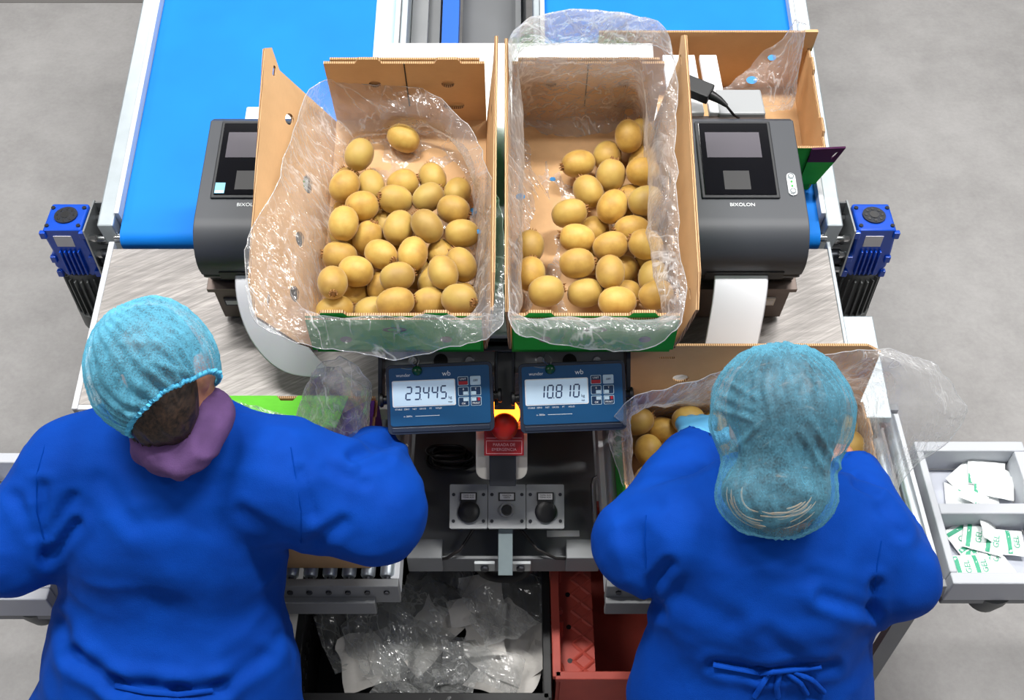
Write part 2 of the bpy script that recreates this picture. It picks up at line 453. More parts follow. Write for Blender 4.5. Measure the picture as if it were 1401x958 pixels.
def text_mesh(s, size, mat, extrude=0.0004, align='CENTER'):
    key = (s, size, mat, align)
    if key not in _txt:
        cu = bpy.data.curves.new('lettering', 'FONT'); cu.body = s; cu.size = size; cu.extrude = extrude
        cu.align_x = align; cu.align_y = 'CENTER'; cu.resolution_u = 3
        ob = bpy.data.objects.new('lettering_source', cu); COL.objects.link(ob)
        bpy.context.view_layer.update()
        me = bpy.data.meshes.new_from_object(ob.evaluated_get(bpy.context.evaluated_depsgraph_get()))
        bpy.data.objects.remove(ob); bpy.data.curves.remove(cu)
        me.materials.clear(); me.materials.append(MAT[mat]); _txt[key] = me
    return _txt[key]
def text(s, size, mat, parent, M, name='lettering', align='CENTER'):
    return obj(name, text_mesh(s, size, mat, align=align), parent, M=M)
def rect(x0, x1, y0, y1): return [(x0, y0), (x1, y0), (x1, y1), (x0, y1)]
def rrect(x0, x1, y0, y1, r, seg=4):
    out = []
    for cx, cy, a in ((x1 - r, y1 - r, 0), (x0 + r, y1 - r, 90), (x0 + r, y0 + r, 180), (x1 - r, y0 + r, 270)):
        for i in range(seg + 1):
            t = math.radians(a + 90 * i / seg); out.append((cx + r * math.cos(t), cy + r * math.sin(t)))
    return out
def oval(cx, cy, rx, ry, n=14, rot=0):
    c, s = math.cos(rot), math.sin(rot); o = []
    for i in range(n):
        t = 2 * math.pi * i / n; a, b = rx * math.cos(t), ry * math.sin(t)
        o.append((cx + a * c - b * s, cy + a * s + b * c))
    return o

# ------------------------------------------------------------------ noise and signed distance surfaces
_rng = np.random.RandomState(7)
_lat = _rng.rand(32, 32, 32).astype(np.float32)
def vnoise(p, scale=1.0, off=0.0):
    q = np.asarray(p, np.float32) * scale + off
    i = np.floor(q).astype(int); f = q - i; f = f * f * (3 - 2 * f); i &= 31; j = (i + 1) & 31
    def L(a, b, c): return _lat[a, b, c]
    x0, y0, z0 = i[..., 0], i[..., 1], i[..., 2]; x1, y1, z1 = j[..., 0], j[..., 1], j[..., 2]
    fx, fy, fz = f[..., 0], f[..., 1], f[..., 2]
    a = L(x0, y0, z0) * (1 - fx) + L(x1, y0, z0) * fx; b = L(x0, y1, z0) * (1 - fx) + L(x1, y1, z0) * fx
    c = L(x0, y0, z1) * (1 - fx) + L(x1, y0, z1) * fx; d = L(x0, y1, z1) * (1 - fx) + L(x1, y1, z1) * fx
    return (a * (1 - fy) + b * fy) * (1 - fz) + (c * (1 - fy) + d * fy) * fz - 0.5
def fnoise(p, scale, octv=3, off=0.0):
    s = 0; a = 1.0
    for k in range(octv): s = s + vnoise(p, scale * 2 ** k, off + 3.7 * k) * a; a *= 0.5
    return s
class Field:
    def __init__(s, lo, hi, h):
        s.lo = np.array(lo, float); s.h = h
        s.n = np.ceil((np.array(hi, float) - s.lo) / h).astype(int) + 1
        s.a = np.full(s.n, 0.3, np.float32)
    def _blk(s, lo, hi):
        i0 = np.clip(np.floor((np.array(lo) - s.lo) / s.h).astype(int), 0, s.n); i1 = np.clip(np.ceil((np.array(hi) - s.lo) / s.h).astype(int) + 1, 0, s.n)
        if np.any(i1 <= i0): return None, None
        ax = [s.lo[k] + np.arange(i0[k], i1[k]) * s.h for k in range(3)]
        g = np.stack(np.meshgrid(*ax, indexing='ij'), -1).astype(np.float32)
        return (slice(i0[0], i1[0]), slice(i0[1], i1[1]), slice(i0[2], i1[2])), g
    def put(s, fn, lo, hi, k=0.02, op='u'):
        sl, g = s._blk(np.array(lo) - 0.07, np.array(hi) + 0.07)
        if sl is None: return
        d = fn(g); a = s.a[sl]
        if op == 'u':
            h = np.clip(0.5 + 0.5 * (a - d) / k, 0, 1); s.a[sl] = a * (1 - h) + d * h - k * h * (1 - h)
        elif op == 's': s.a[sl] = np.maximum(a, -d)
        elif op == 'i': s.a[sl] = np.maximum(a, d)
    def cone(s, a, b, ra, rb, k=0.02, n=None, sq=1.0, op='u'):
        a, b = np.array(a, float), np.array(b, float); ba = b - a; L2 = max(ba @ ba, 1e-9)
        def fn(g):
            t = np.clip(((g - a) @ ba) / L2, 0, 1); q = g - (a + t[..., None] * ba)
            if n is not None:
                nn = np.array(n); q = q + nn * ((q @ nn) * (sq - 1))[..., None]
            return np.sqrt((q * q).sum(-1)) - (ra + (rb - ra) * t)
        r = max(ra, rb); s.put(fn, np.minimum(a, b) - r, np.maximum(a, b) + r, k, op)
    def ell(s, c, rad, R=None, k=0.02, op='u'):
        c = np.array(c, float); rad = np.array(rad, float); R = np.eye(3) if R is None else np.array(R)
        def fn(g):
            q = (g - c) @ R; k0 = np.sqrt(((q / rad) ** 2).sum(-1)); k1 = np.sqrt(((q / rad ** 2) ** 2).sum(-1))
            return k0 * (k0 - 1) / np.maximum(k1, 1e-6)
        s.put(fn, c - rad.max(), c + rad.max(), k, op)
    def plane(s, p, nrm):
        p, nrm = np.array(p, float), np.array(nrm, float)
        s.put(lambda g: (g - p) @ nrm, s.lo, s.lo + s.n * s.h, op='i')
    def mesh(s, relax=2):
        a = s.a; a[0] = a[-1] = 0.3; a[:, 0] = a[:, -1] = 0.3; a[:, :, 0] = a[:, :, -1] = 0.3
        sg = a < 0; n = s.n; cn = np.zeros(n - 1, np.int8)
        for dx in (0, 1):
            for dy in (0, 1):
                for dz in (0, 1): cn += sg[dx:n[0] - 1 + dx, dy:n[1] - 1 + dy, dz:n[2] - 1 + dz]
        act = (cn > 0) & (cn < 8); ci = np.argwhere(act); idx = -np.ones(n - 1, int); idx[act] = np.arange(len(ci))
        acc = np.zeros((len(ci), 3)); cnt = np.zeros(len(ci))
        for ax in range(3):
            o1, o2 = [q for q in range(3) if q != ax]
            for d1 in (0, 1):
                for d2 in (0, 1):
                    c0 = ci.copy(); c0[:, o1] += d1; c0[:, o2] += d2; c1 = c0.copy(); c1[:, ax] += 1
                    v0, v1 = a[c0[:, 0], c0[:, 1], c0[:, 2]], a[c1[:, 0], c1[:, 1], c1[:, 2]]; m = (v0 < 0) != (v1 < 0)
                    t = np.where(m, v0 / np.where(m, v0 - v1, 1), 0); p = c0.astype(float); p[:, ax] += t
                    acc += p * m[:, None]; cnt += m
        V = acc / cnt[:, None] * s.h + s.lo
        Fs = []
        for ax in range(3):
            o1, o2 = (ax + 1) % 3, (ax + 2) % 3
            i0 = [slice(1, -1)] * 3; i1 = [slice(1, -1)] * 3; i0[ax] = slice(0, -1); i1[ax] = slice(1, None)
            e = np.argwhere(sg[tuple(i0)] != sg[tuple(i1)]); off = np.array([1, 1, 1]); off[ax] = 0; e = e + off
            ins = sg[e[:, 0], e[:, 1], e[:, 2]]
            def c(d1, d2):
                q = e.copy(); q[:, o1] -= d1; q[:, o2] -= d2; return idx[q[:, 0], q[:, 1], q[:, 2]]
            quad = np.stack([c(1, 1), c(0, 1), c(0, 0), c(1, 0)], 1)
            quad[~ins] = quad[~ins][:, ::-1]; Fs.append(quad)
        Fs = np.concatenate(Fs); Fs = Fs[(Fs >= 0).all(1)]
        return relax_mesh(V, Fs, relax), Fs
def relax_mesh(V, Fs, it):
    for _ in range(it):
        S = np.zeros_like(V); C = np.zeros(len(V))
        for k in range(4):
            for j in (1, 3):
                np.add.at(S, Fs[:, k], V[Fs[:, (k + j) % 4]]); np.add.at(C, Fs[:, k], 1)
        V = V * 0.4 + 0.6 * S / np.maximum(C, 1)[:, None]
    return V
def normals(V, Fs):
    n = np.cross(V[Fs[:, 2]] - V[Fs[:, 0]], V[Fs[:, 3]] - V[Fs[:, 1]]); N = np.zeros_like(V)
    for k in range(4): np.add.at(N, Fs[:, k], n)
    return N / np.maximum(np.linalg.norm(N, axis=1), 1e-9)[:, None]
def np_obj(name, V, Fs, mats, parent=None, smooth=True, mi=None):
    if parent is not None:
        inv = np.array(WM[parent.name].inverted()); V = V @ inv[:3, :3].T + inv[:3, 3]
    me = bpy.data.meshes.new(name); me.from_pydata(V.tolist(), [], Fs.tolist())
    for m in (mats if isinstance(mats, (list, tuple)) else [mats]): me.materials.append(MAT[m])
    if mi is not None: me.polygons.foreach_set('material_index', mi)
    if smooth: me.polygons.foreach_set('use_smooth', [True] * len(me.polygons))
    me.update(); return obj(name, me, parent)
# ------------------------------------------------------------------ the setting
mb = MB(); mb.box(-7, 7, -4, 9, -0.08, 0.0)
struct(mb.build('floor', 'concrete'))
for nm, bb in (('wall_left', (-7.1, -7, -4, 9, 0, 6)), ('wall_right', (7, 7.1, -4, 9, 0, 6)), ('wall_front', (-7, 7, 9, 9.1, 0, 6)), ('wall_back', (-7, 7, -4.1, -4, 0, 6)), ('ceiling', (-7, 7, -4, 9, 6, 6.1))):
    mb = MB(); mb.box(*bb); struct(mb.build(nm, 'hall_ceiling' if nm == 'ceiling' else 'hall_wall'))
_j0 = at_z(0, 4, 0.0); FLOOR = bpy.data.objects['floor']
mb = MB(); mb.box(-6.9, _j0.x + 0.75, _j0.y, _j0.y + 0.05, 0.0, 0.002)
mb.build('floor_joint', 'joint', FLOOR)

# ------------------------------------------------------------------ belt conveyors
BT = 12.0
NOSE_Y, NOSE_Z = 1.80, 1.030
def belt_conveyor(label, x0, x1, rails, extra=None):
    M = T((x0 + x1) / 2, NOSE_Y, NOSE_Z) @ RX(BT)
    t = thing('belt_conveyor', label, 'conveyor', M, 'blue belt conveyors')
    w = (x1 - x0) / 2; L = 2.3; r = 0.028
    prof = []
    for i in range(9):
        a = math.radians(90 + 180 * i / 8); prof.append((r * math.cos(a) + r, r * math.sin(a) - r))
    prof += [(L, -2 * r), (L, 0)]
    b = MB(); b.prism(prof, -w, w, M=Matrix(((0, 0, 1, 0), (1, 0, 0, 0), (0, 1, 0, 0), (0, 0, 0, 1))))
    b.build('belt', 'belt', t, smooth=40)
    b = MB(); b.cyl((-w - 0.02, r, -r), (w + 0.02, r, -r), 0.012); b.build('nose_roller_shaft', 'chrome', t, smooth=40)
    for side, ww in rails:
        xa = -w - ww if side < 0 else w; b = MB()
        b.box(xa + 0.012 * (side > 0), xa + ww - 0.012 * (side < 0), 0.03, L, -0.085, 0.018)
        rr = b.build('side_rail', 'alu', t, bevel=0.004)
        q = MB(); xi = xa + ww - 0.012 if side < 0 else xa
        q.box(xi, xi + 0.011, 0.06, L, -0.03, 0.026); q.build('inner_edge_strip', 'painted', rr)
    b = MB(); b.box(-w + 0.03, w - 0.03, 0.15, L, -0.10, -0.06); b.build('bed_frame', 'steel_frame', t)
    for lx in (-w + 0.05, w - 0.05):
        for ly in (0.9, 2.0):
            p = M @ Vector((lx, ly, -0.09)); b = MB(); b.box(p.x - 0.02, p.x + 0.02, p.y - 0.02, p.y + 0.02, 0, p.z)
            b.build('leg', 'steel_frame', t, world=True)
    if extra: extra(t, w, L)
    return t
def left_extra(t, w, L):
    b = MB(); b.box(w - 0.055, w - 0.001, 0.5, L, 0.0005, 0.003); b.build('guard_strip', 'guard', t)
    b = MB(); b.box(w + 0.032, w + 0.075, 0.4, L, -0.13, -0.06); b.build('cable_duct', 'mid_grey', t)
    b = MB(); b.box(w + 0.075, w + 0.105, 0.4, L, -0.16, -0.09); b.build('duct_cover', 'grey_sheet', t)
    b = MB(); b.box(w + 0.110, w + 0.155, 0.4, L, -0.15, -0.10); b.build('return_belt', 'belt_dark', t)
belt_conveyor('inclined blue belt conveyor on the left with milky guard strip', -0.915, -0.30, ((-1, 0.05), (1, 0.03)), left_extra)
belt_conveyor('inclined blue belt conveyor on the right carrying an open carton', 0.085, 0.72, ((-1, 0.03), (1, 0.05)))
# dark sheet between the belts
b = MB(); M = T(-0.02, NOSE_Y, NOSE_Z) @ RX(BT)
t = thing('machine_cover_sheet', 'grey green sheet spanning the gap between the two blue belts', 'sheet', M)
b.box(-0.12, 0.06, 0.3, 2.3, -0.20, -0.19); b.build('sheet', 'grey_sheet', t)
b = MB(); b.box(0.03, 0.045, 0.3, 2.3, -0.19, -0.14); b.build('rib', 'mid_grey', t)
for yy in (0.6, 2.1):
    p = M @ Vector((-0.04, yy, -0.2)); b = MB(); b.box(p.x - 0.02, p.x + 0.02, p.y - 0.02, p.y + 0.02, 0, p.z); b.build('leg', 'steel_frame', t, world=True)

# ------------------------------------------------------------------ steel table
TY0, TZ0, TY1, TZ1 = 1.392, 0.945, 1.795, 1.008
tslope = math.degrees(math.atan2(TZ1 - TZ0, TY1 - TY0))
TM = T(-0.0975, TY0, TZ0) @ RX(tslope)
table = thing('packing_table', 'scratched stainless steel table sheet sloping below the belts', 'table', TM)
TL = math.hypot(TY1 - TY0, TZ1 - TZ0); TW = 0.835
b = MB(); b.box(-TW, TW, 0, TL, -0.003, 0.0); b.build('steel_sheet', 'steel', table)
b = MB(); b.box(-TW - 0.012, -TW + 0.001, -0.012, TL + 0.02, -0.045, 0.003); b.build('edge_strip', 'painted', table, bevel=0.002)
b = MB(); b.box(TW - 0.001, TW + 0.008, -0.012, TL + 0.02, -0.045, 0.003); b.build('edge_strip', 'alu', table, bevel=0.002)
b = MB(); b.box(-TW - 0.012, TW, -0.012, 0.0, -0.05, 0.0); b.build('front_lip', 'painted', table, bevel=0.002)
b = MB(); b.box(TW + 0.01, TW + 0.085, -0.02, 0.24, -0.05, -0.025); b.build('side_ledge', 'alu', table, bevel=0.003)
for lx, ly in ((-TW + 0.03, 0.05), (TW - 0.03, 0.05), (-TW + 0.03, TL - 0.03), (TW - 0.03, TL - 0.03)):
    p = TM @ Vector((lx, ly, -0.003)); b = MB(); b.box(p.x - 0.02, p.x + 0.02, p.y - 0.02, p.y + 0.02, 0, p.z)
    b.build('leg', 'steel_frame', table, world=True)
def table_z(y): return TZ0 + (y - TY0) * (TZ1 - TZ0) / (TY1 - TY0)

# ------------------------------------------------------------------ gearmotors
def gearmotor(label, pc, side):
    """side = +1 when the conveyor is on the +x side of the gearbox"""
    t = thing('gearmotor', label, 'motor', pc, 'blue conveyor gearmotors')
    w, d, h = 0.047, 0.045, 0.155
    b = MB()
    b.prism([(-w, -0.02), (-w * 0.9, -h * 0.5), (-w * 1.12, -h * 0.55), (-w * 1.12, -h * 0.8), (-w * 0.7, -h), (w * 0.8, -h), (w * 1.1, -h * 0.8), (w * 1.1, -h * 0.5), (w, -0.02), (w * 0.95, 0), (-w * 0.95, 0)],
            -d, d, M=RX(90))
    g = b.build('gearbox', 'gear_blue', t, bevel=0.005)
    for i in range(5):
        x = -0.022 + i * 0.011; q = MB(); q.box(x - 0.002, x + 0.002, -d - 0.009, -d + 0.001, -h * 0.93, -h * 0.42); q.build('cooling_fin', 'gear_blue', g, bevel=0.001)
    for sx in (-1, 1):
        for zz in (-0.012, -h * 0.6, -h * 0.92):
            q = MB(); q.box(sx * w * 0.98 - 0.007, sx * w * 0.98 + 0.007, -d - 0.006, -d + 0.006, zz - 0.012, zz + 0.008); q.build('bolt_lug', 'gear_blue', g, bevel=0.002)
        for yy in (-0.03, 0.03):
            q = MB(); q.cyl((sx * 0.037, yy, 0), (sx * 0.037, yy, 0.003), 0.005, seg=10); q.build('screw', 'black', g)
    q = MB(); q.cyl((0, 0.004, -0.001), (0, 0.004, 0.004), 0.027, seg=28); cp = q.build('bearing_cap', 'dark_steel', t, smooth=40)
    q = MB(); q.cyl((0, 0.004, 0.004), (0, 0.004, 0.006), 0.011, seg=20); q.build('shaft_end', 'chrome', cp, smooth=40)
    for i in range(8):
        a = i * math.pi / 4; q = MB(); q.cyl((0.019 * math.cos(a), 0.004 + 0.019 * math.sin(a), 0.003), (0.019 * math.cos(a), 0.004 + 0.019 * math.sin(a), 0.0055), 0.0034, seg=8); q.build('bearing_ball', 'chrome', cp)
    q = MB(); q.box(-0.024, 0.018, -d - 0.002, -d + 0.0005, -0.052, -0.018); q.build('type_plate', 'plate_label', t)
    # motor hanging below
    q = MB(); mz = -h - 0.005; q.cyl((0, 0, mz + 0.01), (0, 0, mz - 0.15), 0.052, seg=28); m = q.build('motor', 'motor_grey', t, smooth=40)
    for i in range(24):
        a = 2 * math.pi * i / 24; q = MB(); q.box(0.05, 0.062, -0.0018, 0.0018, mz - 0.13, mz - 0.005, M=RZ(math.degrees(a))); q.build('cooling_fin', 'motor_grey', m)
    q = MB(); q.lathe([(0.02, mz - 0.21), (0.055, mz - 0.205), (0.063, mz - 0.19), (0.063, mz - 0.135), (0.055, mz - 0.13)], 28); q.build('fan_cowl', 'motor_grey', t, smooth=40)
    # flange towards the conveyor
    s = side
    q = MB(); q.box(min(s * 0.053, s * 0.057), max(s * 0.053, s * 0.057), -0.052, 0.055, -0.15, 0.004); fl = q.build('flange_plate', 'steel_frame', t)
    q = MB(); q.box(min(s * 0.057, s * 0.085), max(s * 0.057, s * 0.085), 0.048, 0.052, -0.15, 0.0); q.build('bracket_plate', 'grey_sheet', t)
    q = MB(); q.cyl((s * 0.05, 0, -0.075), (s * 0.085, 0, -0.075), 0.013); q.build('drive_shaft', 'chrome', t, smooth=40)
    q = MB(); q.cyl((s * 0.06, -0.02, -0.115), (s * 0.085, -0.02, -0.115), 0.02); q.build('coupling', 'dark_steel', t, smooth=40)
    for yy, zz in ((-0.04, -0.03), (-0.04, -0.085), (-0.04, -0.135), (0.03, -0.03)):
        q = MB(); q.cyl((s * 0.057, yy, zz), (s * 0.072, yy, zz), 0.009, seg=6); bo = q.build('bolt', 'chrome', fl)
    return t
gearmotor('blue gearbox with hanging grey finned motor beside the left belt', P(90, 297, 2.60), 1)
gearmotor('blue gearbox with hanging grey finned motor beside the right belt', P(1196, 297, 2.60), -1)
# ------------------------------------------------------------------ cartons
def wall(mb, a, b, h, lean=0, poly=None, holes=(), th=0.006, mi_in=0, mi_out=1, mi_edge=2, z0=0.0):
    """a->b base edge, interior on the left; poly in (along, up)"""
    a, b = Vector((a[0], a[1], z0)), Vector((b[0], b[1], z0)); U = (b - a); L = U.length; U.normalize()
    inn = Vector((-U.y, U.x, 0)); V = Vector((0, 0, 1)) * math.cos(math.radians(lean)) - inn * math.sin(math.radians(lean))
    N = U.cross(V)
    M = Matrix(((U.x, V.x, N.x, a.x), (U.y, V.y, N.y, a.y), (U.z, V.z, N.z, a.z), (0, 0, 0, 1)))
    if poly is None: poly = rect(0, L, 0, h)
    mb.prism(poly, 0, th, M=M, mi=mi_out, mi_back=mi_in, mi_side=mi_edge, holes=holes)
    return M
CARD = ['card', 'print_green', 'card_edge']
BOX_T = 14.0
BW, BL = 0.30, 0.53
BO_L = Matrix.Translation((-0.212, 1.321, 1.222)) @ RX(BOX_T)
BO_R = Matrix.Translation((0.150, 1.321, 1.222)) @ RX(BOX_T)
def bar_top(L, h, tabs, tw=0.026, th=0.012):
    """outline with small locking tabs on its top edge"""
    pts = [(0, 0), (L, 0), (L, h)]
    for c in sorted(tabs, reverse=True):
        pts += [(c + tw, h), (c + tw * 0.75, h + th), (c - tw * 0.75, h + th), (c - tw, h)]
    return pts + [(0, h)]
def carton(label, M, kind):
    t = thing('carton', label, 'box', M, 'open kiwi cartons')
    w = BW / 2 + (0.008 if kind == 'L' else 0.0)
    b = MB(); b.box(-w, w, 0, BL, 0, 0.006); b.build('bottom', 'card', t)
    # front wall, printed green outside
    b = MB(); wall(b, (-w, 0), (w, 0), 0.152, 0, bar_top(2 * w, 0.152, (0.05, 0.235)), [oval(0.15, 0.105, 0.026, 0.011)] if False else ())
    fr = b.build('front_wall', CARD, t)
    FM = T(0, -0.0065, 0.146) @ RX(90 - 17)          # printed flap added over the front wall, sloped outward to catch more light
    b = MB(); b.prism([(-w, 0), (-w + 0.004, -0.080), (w - 0.004, -0.080), (w, 0)], 0, 0.005, M=FM, mi=1, mi_back=0, mi_side=2); fl_ = b.build('front_flap', CARD, t)
    b = MB(); b.prism(oval(0, -0.026, 0.022, 0.006), 0.005, 0.0058, M=FM); b.build('printed_emblem', 'ink', fl_)
    b = MB(); b.prism(oval(0, -0.026, 0.0125, 0.0042), 0.0058, 0.0062, M=FM); b.build('emblem_center', 'print_green', fl_)
    for cx in (-0.09, 0.092):
        b = MB(); b.prism(oval(cx, -0.052, 0.011, 0.008, 12), 0.005, 0.0056, M=FM); b.build('vent_hole', 'bronze_steel', fl_)
    # back wall
    hb = 0.188
    b = MB(); wall(b, (w, BL), (-w, BL), hb, 0, bar_top(2 * w, hb, (0.072, 0.228)),
                   [oval(0.075, 0.125, 0.013, 0.011, 12), oval(0.222, 0.125, 0.012, 0.010, 12), rrect(0.045, 0.088, 0.045, 0.068, 0.010)])
    bk = b.build('back_wall', CARD, t)
    b = MB(); wall(b, (w - 0.01, BL + 0.007), (-w + 0.012, BL + 0.007), hb + 0.004, 0, None, (), 0.005); b.build('outer_layer', CARD, bk)
    b = MB(); b.box(-0.0012, 0.0012, BL - 0.0012, BL + 0.001, 0.055, hb); b.build('flap_slit', 'ink', bk)
    # side walls (left: leaning outwards on the left carton)
    if kind == 'L':
        hl, ll, hr, lr = 0.205, 28, 0.212, 5
    else:
        hl, ll, hr, lr = 0.205, 2, 0.215, 7
    def side(a, b_, h, lean, flip):
        q = MB()
        f = (lambda u: BL - u) if flip else (lambda u: u)
        back_hi = [(f(0.0), 0), (f(BL), 0), (f(BL), h * 0.93), (f(BL + 0.035), h * 1.07), (f(BL + 0.02), h * 1.16), (f(0.05), h), (f(-0.01), h * 0.86), (f(-0.012), h * 0.3)]
        if flip: back_hi = back_hi[::-1]
        hl_ = [oval(f(0.44), h * 0.72, 0.016, 0.011, 12, 0.6), oval(f(0.33), h * 0.36, 0.020, 0.017, 12), oval(f(0.20), h * 0.40, 0.016, 0.014, 12),
               oval(f(0.08), h * 0.40, 0.016, 0.015, 12), rrect(min(f(0.505), f(0.53)), max(f(0.505), f(0.53)), h * 0.98, h * 1.02, 0.003, 2), oval(f(0.035), h * 0.74, 0.012, 0.005, 10)]
        wall(q, a, b_, h, lean, back_hi, hl_)
        return q.build('side_wall', CARD, t)
    side((-w, BL), (-w, 0), hl, ll, True)
    side((w, 0), (w, BL), hr, lr, False)
    return t
box_l = carton('open cardboard carton full of kiwis, its left wall folded outwards', BO_L, 'L')
box_r = carton('open cardboard carton half filled with kiwis, next to the right printer', BO_R, 'R')

# white shelf under the two cartons
t = thing('carton_shelf', 'white shelf board holding the two kiwi cartons above the steel table', 'shelf', T(-0.02, 1.321, 1.222) @ RX(BOX_T))
b = MB(); b.box(-0.265, 0.33, 0.03, 0.745, -0.020, -0.0008); b.build('board', 'white', t, bevel=0.004)
b = MB(); b.box(-0.28, 0.34, 0.025, 0.05, -0.05, -0.02); b.build('front_beam', 'dark_steel', t)
SM = WM[t.name]
for lx, ly in ((-0.24, 0.16), (0.30, 0.16)):
    p = SM @ Vector((lx, ly, -0.02)); b = MB(); b.box(p.x - 0.015, p.x + 0.015, p.y - 0.015, p.y + 0.015, table_z(p.y) + 0.001, p.z); b.build('post', 'steel_frame', t, world=True)
for lx in (-0.11, 0.03):
    p = SM @ Vector((lx, 0.52, -0.02)); b = MB(); b.box(p.x - 0.015, p.x + 0.015, p.y - 0.015, p.y + 0.015, 0, p.z); b.build('post', 'steel_frame', t, world=True)

# ------------------------------------------------------------------ kiwis
def kiwi_mesh():
    b = MB(); seg, rings = 20, 12; vs = []; fs = []
    for i in range(1, rings):
        a = math.pi * i / rings; x = -math.cos(a); r = math.sin(a) ** 0.86
        for k in range(seg):
            q = 2 * math.pi * k / seg; vs.append((x * 0.0325, r * 0.0268 * math.cos(q), r * 0.0268 * math.sin(q)))
    for i in range(rings - 2):
        for k in range(seg):
            k2 = (k + 1) % seg; fs.append((i * seg + k, (i + 1) * seg + k, (i + 1) * seg + k2, i * seg + k2))
    vs += [(-0.0325, 0, 0), (0.0318, 0, 0)]; n = len(vs)
    for k in range(seg):
        k2 = (k + 1) % seg; fs.append((n - 2, k, k2)); fs.append((n - 1, (rings - 2) * seg + k2, (rings - 2) * seg + k))
    b.add(vs, fs); return b.mesh('kiwi', 'kiwi', 180)
def stem_mesh():
    b = MB(); rnd = random.Random(3)
    for k in range(9):
        a = 2 * math.pi * k / 9; c, s = math.cos(a), math.sin(a); h = 0.003 + rnd.random() * 0.004
        b.add([(0.0298, 0.0085 * c - 0.002 * s, 0.0085 * s + 0.002 * c), (0.0298, 0.0085 * c + 0.002 * s, 0.0085 * s - 0.002 * c),
               (0.0305, 0.003 * c, 0.003 * s), (0.0325 + h, 0.0068 * c, 0.0068 * s)], [(0, 1, 3), (1, 2, 3), (2, 0, 3), (0, 2, 1)])
    b.cyl((0.0295, 0, 0), (0.0335, 0, 0), 0.0062, 0.0042, seg=9); return b.mesh('stem_scar', 'kiwi_stem', 40)
KM, SMESH = kiwi_mesh(), stem_mesh()
def add_kiwi(pos, axis, size, label, group, roll=0.0):
    x = Vector(axis).normalized(); y = x.orthogonal().normalized(); z = x.cross(y)
    R = Matrix((x, y, z)).transposed().to_4x4()
    o = bpy.data.objects.new('kiwi', KM); COL.objects.link(o)
    o.matrix_basis = Matrix.Translation(pos) @ R @ Matrix.Rotation(roll, 4, 'X') @ Matrix.Diagonal((size[0], size[1], size[1], 1))
    WM[o.name] = o.matrix_basis.copy(); tag(o, label, 'kiwi', group)
    s = bpy.data.objects.new('stem_scar', SMESH); COL.objects.link(s); s.parent = o
    return o
def local_px(M, px, py, zl):
    n = (M.to_3x3() @ Vector((0, 0, 1))).normalized()
    return M.inverted() @ on_plane(px, py, M @ Vector((0, 0, zl)), n)
def relax(pts, ax, ab, lim, it=260):
    """push ellipsoids (long axis ax, half sizes ab) apart until they just touch"""
    p = np.array(pts, float); p0 = p.copy(); n = len(p); I = np.eye(n)
    for k in range(it):
        d = p[:, None] - p[None]; L = np.sqrt((d ** 2).sum(-1)) + I; u = d / L[..., None]
        c2 = np.clip(np.einsum('ijk,ik->ij', u, ax) ** 2, 0, 1)
        r = 1 / np.sqrt(c2 / ab[:, :1] ** 2 + (1 - c2) / ab[:, 1:] ** 2)
        push = np.clip(r + r.T - L, 0, None) * (1 - I)
        p = p + (u * push[..., None]).sum(1) * 0.3
        if k < it * 0.6: p = p + (p0 - p) * 0.03
        p = np.minimum(np.maximum(p, lim[0]), lim[1])
    return p
rk = random.Random(11)
def kiwi_pile(M, spots, label, group, hfun, lim, sz=1.0):
    pts = []
    for s in spots:
        px, py, ang, lev = s[:4]
        q = local_px(M, px, py, 0.1); zl = hfun(q.y) - lev * 0.034
        q = local_px(M, px, py, zl); pts.append((q.x, q.y, zl))
    dirs, szs = [], []
    for s in spots:
        a = math.radians(s[2]); d = np.array((math.cos(a), math.sin(a), rk.uniform(-0.25, 0.35) if len(s) < 5 else s[4])); dirs.append(d / np.linalg.norm(d))
        szs.append((sz * rk.uniform(1.0, 1.10), sz * rk.uniform(1.03, 1.11)))
    pts = relax(pts, np.array(dirs), np.array([(a * 0.0325, b_ * 0.0268) for a, b_ in szs]), lim)
    for q, s, d, z_ in zip(pts, spots, dirs, szs):
        lb = s[5] if len(s) > 5 else label
        add_kiwi(M @ Vector(q), M.to_3x3() @ Vector(d), z_, lb, group if lb == label else None, rk.random() * 6)
KL = [(488,222,70,0,.1,'kiwi on top of the heap farthest from the green front of the left carton'),(447,246,120,1),(461,262,60,0),(501,255,100,.4),(497,289,15,0),(551,252,20,.5),(539,277,190,0,.7),(580,272,40,0),(595,246,110,.7),
      (618,286,-20,0),(444,305,80,.5,.6),(473,317,85,0),(511,327,60,.9,.8),(548,314,75,.2),(583,317,130,-.2),(634,321,0,.2),(523,311,100,1.2),(448,343,180,.3,.3),
      (517,356,-40,0,.4),(561,352,80,.2),(603,346,110,.9),(641,363,120,.3),(482,377,160,0),(450,393,-80,.2,.5,'kiwi with stem end showing at the front left of the left carton'),(543,391,20,0),(505,396,70,1.1),(589,382,80,1),
      (609,381,110,0),(595,409,10,.2),(640,406,-30,0,.6,'kiwi with a visible stem end in the front right corner of the left carton'),(555,416,15,.4),(482,410,30,1.1),(456,419,20,1.0),(517,420,10,1.0),(622,262,70,1.0),(575,372,40,1.4),(620,410,40,1.2),(465,290,40,1.3),(530,340,0,1.5),
      (552,190,150,.6,.1,'lone kiwi lying behind the film at the back of the left carton')]
